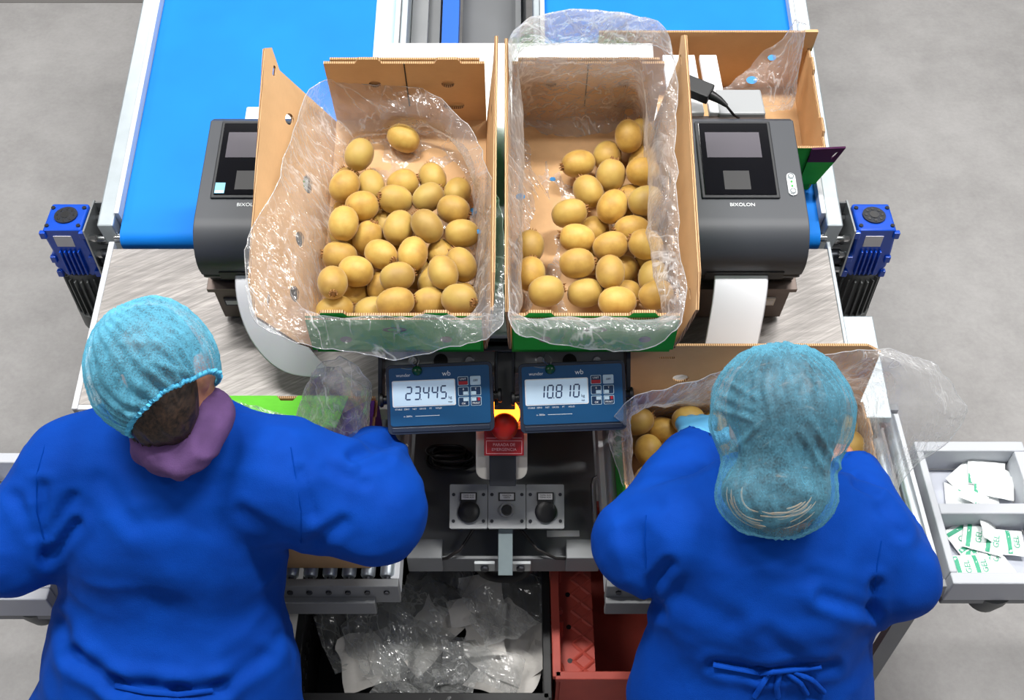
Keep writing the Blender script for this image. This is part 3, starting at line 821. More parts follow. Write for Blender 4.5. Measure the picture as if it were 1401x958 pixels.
KR = [(865,195,95,-.3,.2,'upright kiwi at the very back of the heap in the right carton'),(833,214,80,.3),(791,224,200,0),(806,261,120,.2),(844,249,75,.4,.7),(874,242,10,0),(886,190,90,.7),(779,292,10,0),(842,296,60,.4),(871,284,20,-.1),
      (791,327,170,0),(838,338,15,0),(879,319,190,.9),(882,354,160,.2),(791,366,5,0),(838,381,90,.1),(889,379,80,.4),(869,390,190,.7),(899,397,10,.1),(800,395,10,.7),(845,407,5,.3),
      (741,392,10,.2,.1,'kiwi lying apart in the front left corner of the right carton'),(718,376,80,.4,.1,'middle kiwi of the three along the left wall of the right carton'),(724,343,80,.5,.1,'kiwi farthest back of the three along the left wall of the right carton'),(888,222,70,.8),(905,340,90,.9),(820,310,40,1.3),(815,352,40,1.4),(860,270,40,1.3),(862,365,40,1.4),(900,300,80,1.0)]
hf = lambda y: 0.128 - 0.12 * max(0.0, min(1.0, y / 0.42)) * 0.62
LIM = (np.array([-0.116, 0.036, 0.036]), np.array([0.116, 0.47, 0.2]))
kiwi_pile(BO_L, KL, 'golden brown kiwi heaped in the carton with the folded-out left wall', 'kiwis in the left carton', hf, LIM)
kiwi_pile(BO_R, KR, 'golden brown kiwi lying in the half-filled carton beside the right printer', 'kiwis in the right carton', lambda y: hf(y) - 0.008, LIM)

# ------------------------------------------------------------------ plastic bags
def film_loft(name, cols, M, mat, label, cat, group=None, nu=130, nv=34, amp=0.006, closed=True, seed=0.0, parent=None, edge=0.012, sharp=True, marks=()):
    """cols: key columns, each a list of the same number of local points"""
    C = np.array(cols, float); K, R, _ = C.shape
    u = np.linspace(0, K if closed else K - 1, nu, endpoint=not closed); v = np.linspace(0, R - 1, nv)
    def cat_idx(t, n, cl):
        i = np.floor(t).astype(int); f = t - i
        ids = [(i + k) % n if cl else np.clip(i + k, 0, n - 1) for k in (-1, 0, 1, 2)]
        w = [-.5 * f ** 3 + f ** 2 - .5 * f, 1.5 * f ** 3 - 2.5 * f ** 2 + 1, -1.5 * f ** 3 + 2 * f ** 2 + .5 * f, .5 * f ** 3 - .5 * f ** 2]
        return ids, w
    iu, wu = cat_idx(u, K, closed); iv, wv = cat_idx(np.minimum(v, R - 1 - 1e-6), R, False)
    G = sum(C[iu[a]] * wu[a][:, None, None] for a in range(4))
    G = sum(G[:, iv[a]] * wv[a][None, :, None] for a in range(4))
    # creases: ridged noise, different along each axis, stronger near the free edge
    q = G.reshape(-1, 3)
    k1 = np.stack([0.10 - np.abs(fnoise(q, 13, 3, seed + 10 * a)) for a in range(3)], -1)
    k2 = np.stack([0.12 - np.abs(fnoise(q * np.array([1, 1, .35]), 34, 2, seed + 40 + 7 * a)) for a in range(3)], -1)
    q = q + k1 * amp * 3.0 + k2 * amp * 1.3
    G = q.reshape(G.shape)
    ed = fnoise(np.stack([u * 1.3, u * 0 + seed, u * 0], -1), 1.0, 3)
    G[:, -1] += (G[:, -1] - G[:, -3]) * (ed * edge / 0.01)[:, None] * 0.6
    idx = np.arange(nu * nv).reshape(nu, nv); a = idx if closed else idx[:-1]
    nx = np.roll(idx, -1, 0) if closed else idx[1:]
    Fq = np.stack([a[:, :-1], nx[:, :-1], nx[:, 1:], a[:, 1:]], -1).reshape(-1, 4)
    me = bpy.data.meshes.new(name); me.from_pydata(G.reshape(-1, 3).tolist(), [], Fq.tolist()); me.materials.append(MAT[mat])
    me.polygons.foreach_set('use_smooth', [not sharp] * len(me.polygons)); me.update()
    o = obj(name, me, parent, M=M)
    if label: tag(o, label, cat, group)
    b = MB(); b.tube([Vector(p) for p in G[:, -1]], 0.0009, 5, closed=closed); b.build('film_edge', 'film_edge', o, smooth=60)  # whitish tube paints a bright rim along the free edge
    for (px, py, rr) in marks:
        W = (np.array(M.to_3x3()) @ G.reshape(-1, 3).T).T + np.array(M.translation); d = W - np.array([0, 0, CAMH])
        D = d[:, 1] * CP - d[:, 2] * SP; r2 = np.hypot(700.5 + d[:, 0] / D * F - px, 479 - (d[:, 1] * SP + d[:, 2] * CP) / D * F - py)
        k = np.argmin(r2 + D * 8); b = MB(); b.prism(oval(0, 0, rr, rr * 0.7), 0, 0.0006, M=M.inverted() @ T(W[k].tolist()) @ RX(90 - 51) @ T(0, 0, 0.002)); b.build('printed_mark', 'blue_print', o)
    return o
def cols_px(M, spec):
    out = []
    for col in spec:
        c = []
        for p in col:
            if p[0] == 'p': q = local_px(M, p[1], p[2], p[3]); c.append((q.x, q.y, q.z))
            elif p[0] == 'y':       # pixel on a plane of constant local y
                n = (M.to_3x3() @ Vector((0, 1, 0))).normalized()
                q = M.inverted() @ on_plane(p[1], p[2], M @ Vector((0, p[3], 0)), n); c.append((q.x, q.y, q.z))
            else: c.append(p)
        out.append(c)
    return out
fb = 0.010
spec = [ # from the back left, round over the right and front
 [(-.06,.30,fb),(-.12,.45,fb),(-.125,.46,.05),('p',436,150,.10),('p',430,116,.15)],
 [(-.03,.32,fb),(-.04,.47,fb),(-.04,.475,.05),('p',515,150,.09),('p',515,113,.13)],
 [(.03,.32,fb),(.06,.46,fb),(.06,.47,.05),('p',590,165,.10),('p',600,128,.13)],
 [(.05,.28,fb),(.12,.40,fb),(.13,.40,.06),('p',640,225,.13),('p',660,205,.17)],
 [(.05,.20,fb),(.135,.25,fb),(.14,.25,.07),('p',668,300,.16),('p',686,300,.195)],
 [(.05,.10,fb),(.14,.06,fb),(.143,.06,.08),('p',664,400,.17),('p',690,408,.19)],
 [(.03,.06,fb),(.125,.012,fb),(.13,.010,.09),(.135,-.008,.162),('y',682,452,-.062)],
 [(.0,.06,fb),(.06,.010,fb),(.06,.009,.09),(.06,-.010,.166),('y',610,474,-.062)],
 [(-.02,.06,fb),(-.03,.010,fb),(-.03,.009,.09),(-.03,-.010,.164),('y',530,486,-.062)],
 [(-.03,.06,fb),(-.12,.012,fb),(-.125,.010,.09),(-.13,-.008,.162),('y',425,470,-.062)],
 [(-.05,.10,fb),(-.14,.04,fb),(-.143,.04,.08),('p',405,408,.16),('p',345,428,.20)],
 [(-.05,.2,fb),(-.138,.2,fb),(-.142,.2,.07),('p',412,320,.15),('p',343,322,.20)],
 [(-.05,.28,fb),(-.13,.34,fb),(-.135,.34,.06),('p',420,225,.13),('p',388,228,.19)]]
film_loft('bag_liner', cols_px(BO_L, spec), BO_L, 'film', 'clear plastic bag lining the left kiwi carton, draped over its green front', 'plastic bag', 'carton bag liners', amp=0.0055, seed=1.0, marks=((646, 290, .010), (655, 315, .006)))
spec = [
 [(-.06,.30,fb),(-.12,.50,fb),(-.135,.515,.08),('y',712,62,.50),('y',700,50,.545),('y',712,75,.56)],
 [(-.03,.32,fb),(-.04,.51,fb),(-.04,.518,.09),('y',770,72,.50),('y',765,14,.53),('y',765,60,.56)],
 [(.03,.32,fb),(.06,.51,fb),(.06,.518,.09),('y',835,72,.50),('y',850,16,.53),('y',850,60,.56)],
 [(.05,.28,fb),(.10,.50,fb),(.115,.505,.09),('y',880,85,.48),('y',912,45,.52),('p',922,75,.24)],
 [(.05,.24,fb),(.118,.36,fb),(.12,.36,.09),('p',886,180,.16),('p',905,165,.205),('p',926,180,.225)],
 [(.05,.16,fb),(.118,.18,fb),(.12,.18,.09),('p',888,310,.155),('p',908,300,.20),('p',930,310,.215)],
 [(.05,.10,fb),(.125,.05,fb),(.13,.05,.09),('p',902,398,.155),('p',925,395,.185),('p',938,410,.19)],
 [(.03,.06,fb),(.11,.012,fb),(.12,.010,.09),(.13,-.008,.160),('y',925,440,-.040),('y',920,456,-.058)],
 [(.0,.06,fb),(.05,.010,fb),(.05,.009,.09),(.05,-.010,.166),('y',860,450,-.044),('y',862,474,-.062)],
 [(-.02,.06,fb),(-.04,.010,fb),(-.04,.009,.09),(-.04,-.010,.164),('y',780,448,-.044),('y',775,470,-.062)],
 [(-.03,.06,fb),(-.12,.012,fb),(-.125,.010,.09),(-.13,-.008,.162),('y',702,435,-.036),('y',704,446,-.056)],
 [(-.05,.10,fb),(-.135,.06,fb),(-.138,.06,.08),('p',715,400,.155),('p',700,396,.185),('p',696,400,.205)],
 [(-.05,.2,fb),(-.12,.2,fb),(-.135,.2,.07),('p',715,300,.15),('p',700,300,.185),('p',694,300,.20)],
 [(-.05,.28,fb),(-.12,.38,fb),(-.135,.40,.06),('p',716,170,.14),('p',700,165,.185),('p',694,170,.205)]]
film_loft('bag_liner', cols_px(BO_R, spec), BO_R, 'film_thick', 'clear plastic bag lining the right kiwi carton, arched over its back wall', 'plastic bag', 'carton bag liners', amp=0.0055, seed=5.0, nv=40, marks=((757, 245, .006), (711, 268, .009)))

# ------------------------------------------------------------------ label printers
PR_T, PS = 10.0, 1.121
def printer(label, ref, ref_local, labelpath, px_sign):
    R = RX(PR_T) @ Matrix.Scale(PS, 4); o = ref - (R @ Vector(ref_local)); M = T(o) @ R
    t = thing('label_printer', label, 'printer', M, 'label printers')
    W = 0.107
    YZ = Matrix(((0, 0, 1, 0), (1, 0, 0, 0), (0, 1, 0, 0), (0, 0, 0, 1)))
    b = MB(); b.prism([(0.022, 0.041), (0.31, 0.041), (0.31, 0.10), (0.0, 0.10), (0.0, 0.085), (0.018, 0.078)], -W, W, M=YZ); b.build('base_body', 'printer_dark', t, bevel=0.006)
    prof = [(0.0, 0.098)]
    for i in range(8):
        a = math.radians(180 - 90 * i / 7); prof.append((0.065 + 0.068 * math.cos(a), 0.122 + 0.068 * math.sin(a)))
    prof += [(0.29, 0.19), (0.308, 0.175), (0.312, 0.098)]
    b = MB(); b.prism(prof, -W, W, M=YZ); lid = b.build('cover', 'printer', t, bevel=0.007, seg=3, smooth=35)
    # recessed window
    b = MB(); b.box(-0.083, 0.060, 0.105, 0.285, 0.1885, 0.1945); fr = b.build('window_frame', 'printer_dark', lid, bevel=0.002)
    b = MB(); b.box(-0.077, 0.054, 0.111, 0.279, 0.194, 0.1965); b.build('window_pane', 'window', lid, bevel=0.001)
    b = MB(); b.box(-0.066, 0.036, 0.196, 0.256, 0.1964, 0.1970); b.build('visible_roll', 'roll_tint', lid)
    b = MB(); b.box(-0.04, 0.008, 0.122, 0.165, 0.1964, 0.1968); b.build('inner_label', 'black', lid)
    b = MB(); b.prism(rrect(0.077, 0.093, 0.112, 0.163, 0.0079), 0.189, 0.1925); bp = b.build('button_panel', 'paper', lid)
    for yy in (0.121, 0.155):
        q = MB(); q.cyl((0.085, yy, 0.1925), (0.085, yy, 0.1945), 0.0062, seg=18); q.build('button', 'button', bp, smooth=40)
        q = MB(); q.tube([(0.085 + 0.0048 * math.cos(k * math.pi / 8), yy + 0.0048 * math.sin(k * math.pi / 8), 0.1946) for k in range(16)], 0.0006, 5, closed=True); q.build('button_ring', 'dark_steel', bp)
    for yy in (0.133, 0.143):
        q = MB(); q.cyl((0.085, yy, 0.1925), (0.085, yy, 0.1935), 0.0022, seg=10); q.build('status_lamp', 'led', bp)
    text('BIXOLON', 0.0105, 'text_white', lid, T(-0.010, 0.092, 0.1902))
    b = MB(); b.box(-0.072, 0.072, -0.004, 0.02, 0.090, 0.112); b.build('paper_slot', 'black', t)
    if px_sign < 0:
        b = MB(); b.box(-0.0755, -0.0575, 0.113, 0.137, 0.1965, 0.1972); st = b.build('sticker', 'sticker', lid)
        b = MB(); b.box(-0.0745, -0.0585, 0.114, 0.119, 0.1971, 0.1976); b.build('sticker_band', 'paper', st)
    # paper strip coming out at the front
    b = MB(); n = len(labelpath); vs = []; fs = []
    for i, (xc, y, z) in enumerate(labelpath):
        vs += [(xc - 0.0545, y, z), (xc + 0.0545, y, z)]
    for i in range(n - 1): fs.append((2 * i, 2 * i + 1, 2 * i + 3, 2 * i + 2))
    b.add(vs, fs); o2 = b.build('label_strip', 'paper', t, smooth=180); sd = o2.modifiers.new('thick', 'SOLIDIFY'); sd.thickness = 0.0006
    ss = o2.modifiers.new('curve', 'SUBSURF'); ss.levels = ss.render_levels = 2; ss.boundary_smooth = 'PRESERVE_CORNERS'
    o2['label'] = 'long blank white label strip hanging from the slot'
    # stand
    s = thing('printer_stand', 'brown grey steel stand box under the %s label printer' % ('left' if px_sign < 0 else 'right'), 'stand', M, 'printer stands')
    b = MB(); b.box(-0.113, 0.113, 0.004, 0.32, 0.030, 0.0405); b.build('top_plate', 'bronze_steel', s, bevel=0.001)
    b = MB(); b.box(-0.105, 0.105, 0.012, 0.30, -0.075, 0.029); bx_ = b.build('stand_box', 'bronze_steel', s, bevel=0.002)
    lx = 0.065 if px_sign > 0 else -0.075
    b = MB(); b.box(lx - 0.016, lx + 0.016, 0.0085, 0.0125, -0.025, 0.000); pl = b.build('rocker_switch', 'ivory' if px_sign > 0 else 'dark_steel', bx_)
    b = MB(); b.box(lx - 0.013, lx + 0.013, 0.0075, 0.0088, -0.020, -0.007); b.build('switch_label', 'plate_label', bx_)
    if px_sign < 0:
        b = MB(); b.box(-0.105, 0.06, 0.30, 0.50, -0.03, -0.007); b.build('rear_board', 'white', s, bevel=0.003)
    else:
        b = MB(); b.box(0.350, 0.425, 1.93, 2.14, 1.286, 1.30); b.build('rear_board', 'white', s, world=True, bevel=0.002)
        b = MB(); b.box(0.436, 0.476, 1.93, 2.14, 1.286, 1.30); b.build('rear_board', 'white', s, world=True, bevel=0.002)
        b = MB(); b.box(0.456, 0.560, 1.925, 2.01, 1.255, 1.302); b.build('label_feed_box', 'socket_grey', s, world=True, bevel=0.004)
        b = MB(); b.box(0.36, 0.56, 1.918, 1.93, 1.10, 1.29); b.build('rear_upright', 'bronze_steel', s, world=True)
    for qx in (-0.09, 0.09):
        for qy in (0.03, 0.27):
            b = MB(); b.cyl((qx, qy, -0.0835), (qx, qy, -0.0745), 0.011, seg=14); b.build('foot', 'rubber', s)
    return t
printer('charcoal label printer partly hidden by the left kiwi carton, pale blue sticker on window', P(265, 300, 1.98 * PS), (-0.107, 0.06, 0.19),
        [(0.006, 0.02, 0.103), (0.006, -0.014, 0.102), (0.010, -0.05, 0.083), (0.022, -0.09, 0.045), (0.050, -0.125, 0.005), (0.098, -0.150, -0.030)], -1)
printer('charcoal label printer right of the kiwi cartons with long paper strip', P(1107, 300, 1.98 * PS), (0.107, 0.06, 0.19),
        [(-0.005, 0.02, 0.103), (-0.006, -0.014, 0.102), (-0.011, -0.05, 0.083), (-0.018, -0.09, 0.048), (-0.026, -0.13, 0.010), (-0.034, -0.165, -0.028)], 1)
# power adapter on the shelf beside the right printer
M = T(P(962, 126, 2.39)) @ RX(12) @ RZ(-28)
t = thing('power_adapter', 'black power adapter with strain relief behind the right carton', 'adapter', M)
b = MB(); b.box(-0.05, 0.018, -0.02, 0.02, -0.012, 0.014); b.build('housing', 'black', t, bevel=0.003)
b = MB(); b.tube([(0.018, 0, 0), (0.04, -0.002, -0.002), (0.06, -0.006, -0.006)], [0.011, 0.008, 0.004], 10); b.build('strain_relief', 'black', t, smooth=60)
b = MB(); b.tube([(0.058, -0.006, -0.006), (0.08, -0.01, -0.02), (0.09, 0.02, -0.06), (0.085, 0.03, -0.07)], 0.0028, 8); b.build('cord', 'cable', t, smooth=60)

# ------------------------------------------------------------------ carton on the right belt
CM = T(0.455, NOSE_Y, NOSE_Z) @ RX(BT) @ T(0, 0.15, 0.001)
t = thing('carton', 'open carton with plum and green print riding on the right belt', 'box', CM)
w, L = 0.25, 0.30
b = MB(); b.box(-w, w, 0, L, 0, 0.006); b.build('bottom', 'card', t)
CARD2 = ['card', 'print_plum', 'card_edge']
b = MB(); wall(b, (-w, 0), (w, 0), 0.16, 0); b.build('front_wall', CARD, t)
b = MB(); wall(b, (w, L), (-w, L), 0.20, 0); b.build('back_wall', CARD, t)
b = MB(); wall(b, (w, 0), (w, L), 0.15, 0, bar_top(L, 0.15, (0.06, 0.24))); b.build('side_wall', CARD, t)
b = MB(); wall(b, (-w, L), (-w, 0), 0.15, 0); b.build('side_wall', CARD, t)
FP = T(0, -0.007, 0) @ RX(90)
b = MB(); b.prism([(w - 0.03, 0.03), (w + 0.008, 0.03), (w + 0.032, 0.115), (w - 0.03, 0.115)], 0, 0.005, M=FP); fl = b.build('corner_flap', 'print_green', t)
b = MB(); b.prism([(w - 0.03, 0.115), (w + 0.032, 0.115), (w + 0.044, 0.168), (w - 0.03, 0.162)], 0, 0.005, M=FP, holes=[oval(w + 0.026, 0.140, 0.004, 0.014, 10, -0.3)]); b.build('flap_top', 'print_plum', fl)
b = MB(); b.box(w - 0.02, w + 0.012, L - 0.004, L + 0.004, 0.14, 0.205); b.build('corner_post', 'card', t)
def L3(px, py, y): 
    n = (CM.to_3x3() @ Vector((0, 1, 0))).normalized(); q = CM.inverted() @ on_plane(px, py, CM @ Vector((0, y, 0)), n); return (q.x, q.y, q.z)
spec = [[L3(985, 125, .20), L3(1010, 108, .22), L3(1040, 75, .25), L3(1075, 45, .28)],
        [L3(1010, 140, .17), L3(1035, 105, .20), L3(1062, 78, .24), L3(1086, 30, .27)],
        [L3(1060, 150, .12), L3(1070, 120, .15), L3(1085, 80, .19), L3(1095, 32, .25)],
        [L3(1085, 150, .08), L3(1090, 120, .10), L3(1097, 80, .14), L3(1104, 33, .22)]]
film_loft('bag_liner', spec, CM, 'film', 'clear plastic bag sticking up from the carton on the right belt', 'plastic bag', None, nu=36, nv=40, amp=0.006, closed=False, seed=9.0, marks=((1028, 110, .013), (1056, 78, .010)))
# ------------------------------------------------------------------ weighing indicators and their stand
FACE = 90 - 51.0
ID = 2.12
IM = T(P(690.5, 545, ID)) @ RX(FACE)
kx = ID / F
def ipx(px, py): return ((px - 690.5) * kx, -(py - 545) * kx)
st = thing('indicator_stand', 'dark steel crossbar stand carrying the two weighing displays', 'stand', IM)
def irect(mbx, x0, x1, y0, y1, z0, z1):
    a, c = ipx(x0, y1), ipx(x1, y0); mbx.box(a[0], c[0], a[1], c[1], z0, z1); return mbx
irect(MB(), 520, 860, 473, 481, -0.05, 0.01).build('crossbar', 'dark_steel', st, bevel=0.003)
irect(MB(), 522, 858, 481, 512, -0.058, -0.05).build('back_plate', 'steel_frame', st, bevel=0.001)
irect(MB(), 676, 705, 482, 562, -0.052, -0.03).build('center_upright', 'grey_sheet', st, bevel=0.002)
for a, c in ((517, 523), (857, 863), (677, 681), (700, 704)):
    irect(MB(), a, c, 474, 556, -0.05, 0.0).build('side_arm', 'dark_steel', st, bevel=0.0015)
for px in (562, 641, 740, 819):
    x, y = ipx(px, 494); b = MB(); b.cyl((x, y, -0.05), (x, y, -0.036), 0.010, 0.008, seg=14); bo = b.build('bolt', 'chrome', st, smooth=40)
    b = MB(); b.cyl((x, y, -0.037), (x, y, -0.026), 0.005, seg=6); b.build('bolt_head', 'chrome', bo)
for px in (601, 781):
    x, y = ipx(px, 494); b = MB(); b.cyl((x, y, -0.05), (x, y, -0.044), 0.014, seg=18); b.build('cable_gland', 'black', st, smooth=40)
SEG = {'0': 'abcdef', '1': 'bc', '2': 'abged', '3': 'abgcd', '4': 'fgbc', '5': 'afgcd', '6': 'afgedc', '7': 'abc', '8': 'abcdefg', '9': 'abcdfg'}
def digit_mesh(ch, w, h, th):
    b = MB(); g = th * 0.18
    def hb(y): b.prism([(g + th * .5, y), (th, y + th * .5), (w - th, y + th * .5), (w - g - th * .5, y), (w - th, y - th * .5), (th, y - th * .5)][::-1], 0, 0.0004)
    def vb(x, y0, y1): b.prism([(x, y0 + g), (x + th * .5, y0 + th * .6), (x + th * .5, y1 - th * .6), (x, y1 - g), (x - th * .5, y1 - th * .6), (x - th * .5, y0 + th * .6)], 0, 0.0004)
    m = h / 2; t2 = th / 2
    for s in SEG[ch]:
        if s == 'a': hb(h - t2)
        if s == 'd': hb(t2)
        if s == 'g': hb(m)
        if s == 'b': vb(w - t2, m, h - t2)
        if s == 'c': vb(w - t2, t2, m)
        if s == 'f': vb(t2, m, h - t2)
        if s == 'e': vb(t2, t2, m)
    b.v = [(x + y * 0.09, y, z) for x, y, z in b.v]
    return b
def indicator(label, pc, roll, value, low):
    M = T(pc) @ RX(FACE) @ RZ(roll)
    t = thing('weighing_indicator', label, 'scale display', M, 'weighing indicators')
    w, h = 0.101, 0.066
    b = MB(); b.prism(rrect(-w, w, -h, h, 0.010), -0.045, 0.0); b.build('housing', 'navy', t, bevel=0.004)
    b = MB(); b.prism(rrect(-w + 0.006, w - 0.006, -h + 0.016, h - 0.006, 0.005), 0.0, 0.0015); fo = b.build('keypad_foil', 'panel_blue', t)
    b = MB(); b.box(-w + 0.008, w - 0.008, -h + 0.004, -h + 0.013, 0.0, 0.002); b.build('lower_rib', 'navy', t, bevel=0.001)
    # display
    x0, x1, y0, y1 = -0.088, 0.028, -0.012, 0.034
    b = MB(); b.prism(rrect(x0 - 0.002, x1 + 0.002, y0 - 0.002, y1 + 0.002, 0.003), 0.0015, 0.0022); b.build('display_frame', 'text_white', t)
    b = MB(); b.prism(rrect(x0, x1, y0, y1, 0.002), 0.0022, 0.0028); ds = b.build('display', 'lcd', t)
    dx = x0 + 0.022; dw, dh = 0.0125, 0.026
    for ch in value:
        if ch == '.':
            q = MB(); q.box(dx - 0.0038, dx - 0.0020, y0 + 0.0105, y0 + 0.0122, 0.0028, 0.0031); q.build('decimal_point', 'digit', ds); continue
        q = digit_mesh(ch, dw, dh, 0.0026); q.v = [(a + dx, c + y0 + 0.0105, z + 0.0028) for a, c, z in q.v]; q.build('digit', 'digit', ds); dx += 0.0165
    text('kg', 0.0075, 'digit', ds, T(dx + 0.003, y0 + 0.0135, 0.0030))
    text(low, 0.0048, 'digit', ds, T(dx + 0.003, y0 + 0.005, 0.0030))
    text('wunder', 0.0088, 'text_white', fo, T(-0.068, 0.046, 0.0017))
    text('wb', 0.0135, 'text_white', fo, T(0.014, 0.0465, 0.0017))
    for i, s in enumerate(('STABLE', 'ZERO', 'NET', 'GROSS', 'PT', 'HOLD')):
        text(s, 0.0042, 'text_white', fo, T(-0.079 + i * 0.0152, -0.0185, 0.0017))
    text('o- 3000e', 0.0046, 'text_white', fo, T(-0.062, -0.032, 0.0017))
    b = MB(); b.box(-0.048, -0.002, -0.0325, -0.0317, 0.0015, 0.0018); b.build('print_line', 'text_white', fo)
    # keys: three rows of two
    keys = (('key_red', 'UNIT'), ('key_pale', 'OFF'), ('key_navy', '0'), ('key_navy', 'T'), ('key_navy', 'OK'), ('key_navy', 'PRINT'))
    for i, (km, kt) in enumerate(keys):
        cx = 0.045 + (i % 2) * 0.0235; cy = 0.031 - (i // 2) * 0.0195
        b = MB(); b.prism(rrect(cx - 0.0100, cx + 0.0100, cy - 0.0085, cy + 0.0085, 0.0018, 3), 0.0015, 0.0022); k = b.build('key', 'key_pale', t)
        b = MB(); b.prism(rrect(cx - 0.0090, cx + 0.0090, cy - 0.0075, cy + 0.0075, 0.0015, 3), 0.0022, 0.0026); b.build('key_face', 'key_pale' if km == 'key_pale' else 'key_navy', k)
        if km == 'key_red':
            b = MB(); b.box(cx - 0.0085, cx + 0.0085, cy - 0.007, cy - 0.0005, 0.0026, 0.0029); b.build('key_band', 'key_red', k)
        if i >= 2:
            sx = cx + (0.004 if i % 2 == 0 else -0.004); b = MB(); b.box(sx - 0.0045, sx + 0.0045, cy - 0.0068 if i < 4 else cy + 0.0006, cy - 0.0006 if i < 4 else cy + 0.0068, 0.0026, 0.0029); b.build('key_mark', 'key_pale', k)
        if i == 5:
            b = MB(); b.box(cx + 0.003, cx + 0.0075, cy + 0.0008, cy + 0.0066, 0.0026, 0.0030); b.build('key_mark', 'key_red', k)
        text(kt, 0.0052, 'digit' if km == 'key_pale' else 'text_white', k, T(cx, cy + (0.0035 if i < 4 else -0.004) if km != 'key_pale' else cy, 0.0030))
    # mounting knobs left and right
    for s in (-1, 1):
        b = MB(); b.cyl((s * w, 0.0, -0.02), (s * (w + 0.010), 0.0, -0.02), 0.008, seg=14); kn = b.build('mounting_knob', 'black', t, smooth=40)
        b = MB(); b.lathe([(0.006, 0), (0.013, 0.001), (0.014, 0.006), (0.012, 0.008)], 12, M=T(s * (w + 0.008), 0, -0.02) @ RY(90 * s)); b.build('knob_grip', 'black', kn, smooth=40)
    # sealing wire with green seal
    gx = -0.041
    b = MB(); b.lathe([(0.002, 0), (0.0085, 0.0005), (0.0095, 0.003), (0.008, 0.006), (0.003, 0.0075)], 18, M=T(gx, h - 0.012, 0.0015)); b.build('green_seal', 'green_gem', t, smooth=60)
    b = MB(); b.tube([(gx - 0.03, h - 0.006, 0.002), (gx - 0.016, h - 0.009, 0.003), (gx, h - 0.008, 0.004), (gx + 0.004, h + 0.008, 0.0), (gx - 0.006, h + 0.02, -0.012), (gx - 0.014, h + 0.006, -0.002), (gx, h - 0.006, 0.004)], 0.0005, 5); b.build('seal_wire', 'chrome', t)
    return t
indicator('blue weighing display reading 23.445 left of the amber beacon', P(602, 545, 2.08), 2.4, '23.445', 'max')
indicator('blue weighing display reading 10.810 right of the amber beacon', P(783.5, 543, 2.08), 2.2, '10.810', 'net')

# ------------------------------------------------------------------ emergency stop post
TRZ = 0.765     # machine tray level
pb = at_y(690, 735, 1.19)
EM = T(P(690, 600, 2.15)) @ RX(FACE)
em = thing('emergency_stop', 'red emergency stop station with glowing amber lamp between the displays', 'emergency stop', EM)
ke = 2.15 / F
def epx(px, py): return ((px - 690) * ke, -(py - 600) * ke)
def ebox(name, mat, x0, x1, y0, y1, z0, z1, bev=0.002, par=None):
    a, c = epx(x0, y1), epx(x1, y0); b = MB(); b.box(a[0], c[0], a[1], c[1], z0, z1); return b.build(name, mat, par or em, bevel=bev)
a, c = epx(650, 660), epx(722, 578); b = MB(); b.prism(rrect(a[0], c[0], a[1], c[1], 0.02), -0.11, -0.045); b.build('ivory_housing', 'ivory', em, bevel=0.006)
ebox('mounting_strap', 'dark_steel', 669, 706, 560, 668, -0.045, -0.028)
sg = ebox('sign_plate', 'red_sign', 662, 717, 588, 625, -0.028, -0.020, 0.001)
x, y = epx(690, 584); b = MB(); b.lathe([(0.026, -0.02), (0.0275, -0.006), (0.026, 0.004), (0.018, 0.012), (0.006, 0.014)], 28, M=T(x, y, 0)); b.build('mushroom_button', 'red_button', em, smooth=50)
x, y = epx(690, 567); b = MB(); b.lathe([(0.030, -0.034), (0.031, -0.018), (0.028, -0.008), (0.014, -0.003)], 28, M=T(x, y, -0.002)); b.build('amber_lamp', 'beacon', em, smooth=50)
x, y = epx(689.5, 610); text('PARADA DE', 0.0082, 'sign_text', sg, T(x, y, -0.0195)); x, y = epx(689.5, 616.5); text('EMERGENCIA', 0.0082, 'sign_text', sg, T(x, y, -0.0195))
for py in (600.5, 604.5, 622):
    a, c = epx(665, py + 0.35), epx(714, py - 0.35); b = MB(); b.box(a[0], c[0], a[1], c[1], -0.0199, -0.0194); b.build('sign_line', 'sign_text', sg)
for px in (665, 714):
    a, c = epx(px - .35, 622), epx(px + .35, 604); b = MB(); b.box(a[0], c[0], a[1], c[1], -0.0199, -0.0194); b.build('sign_line', 'sign_text', sg)

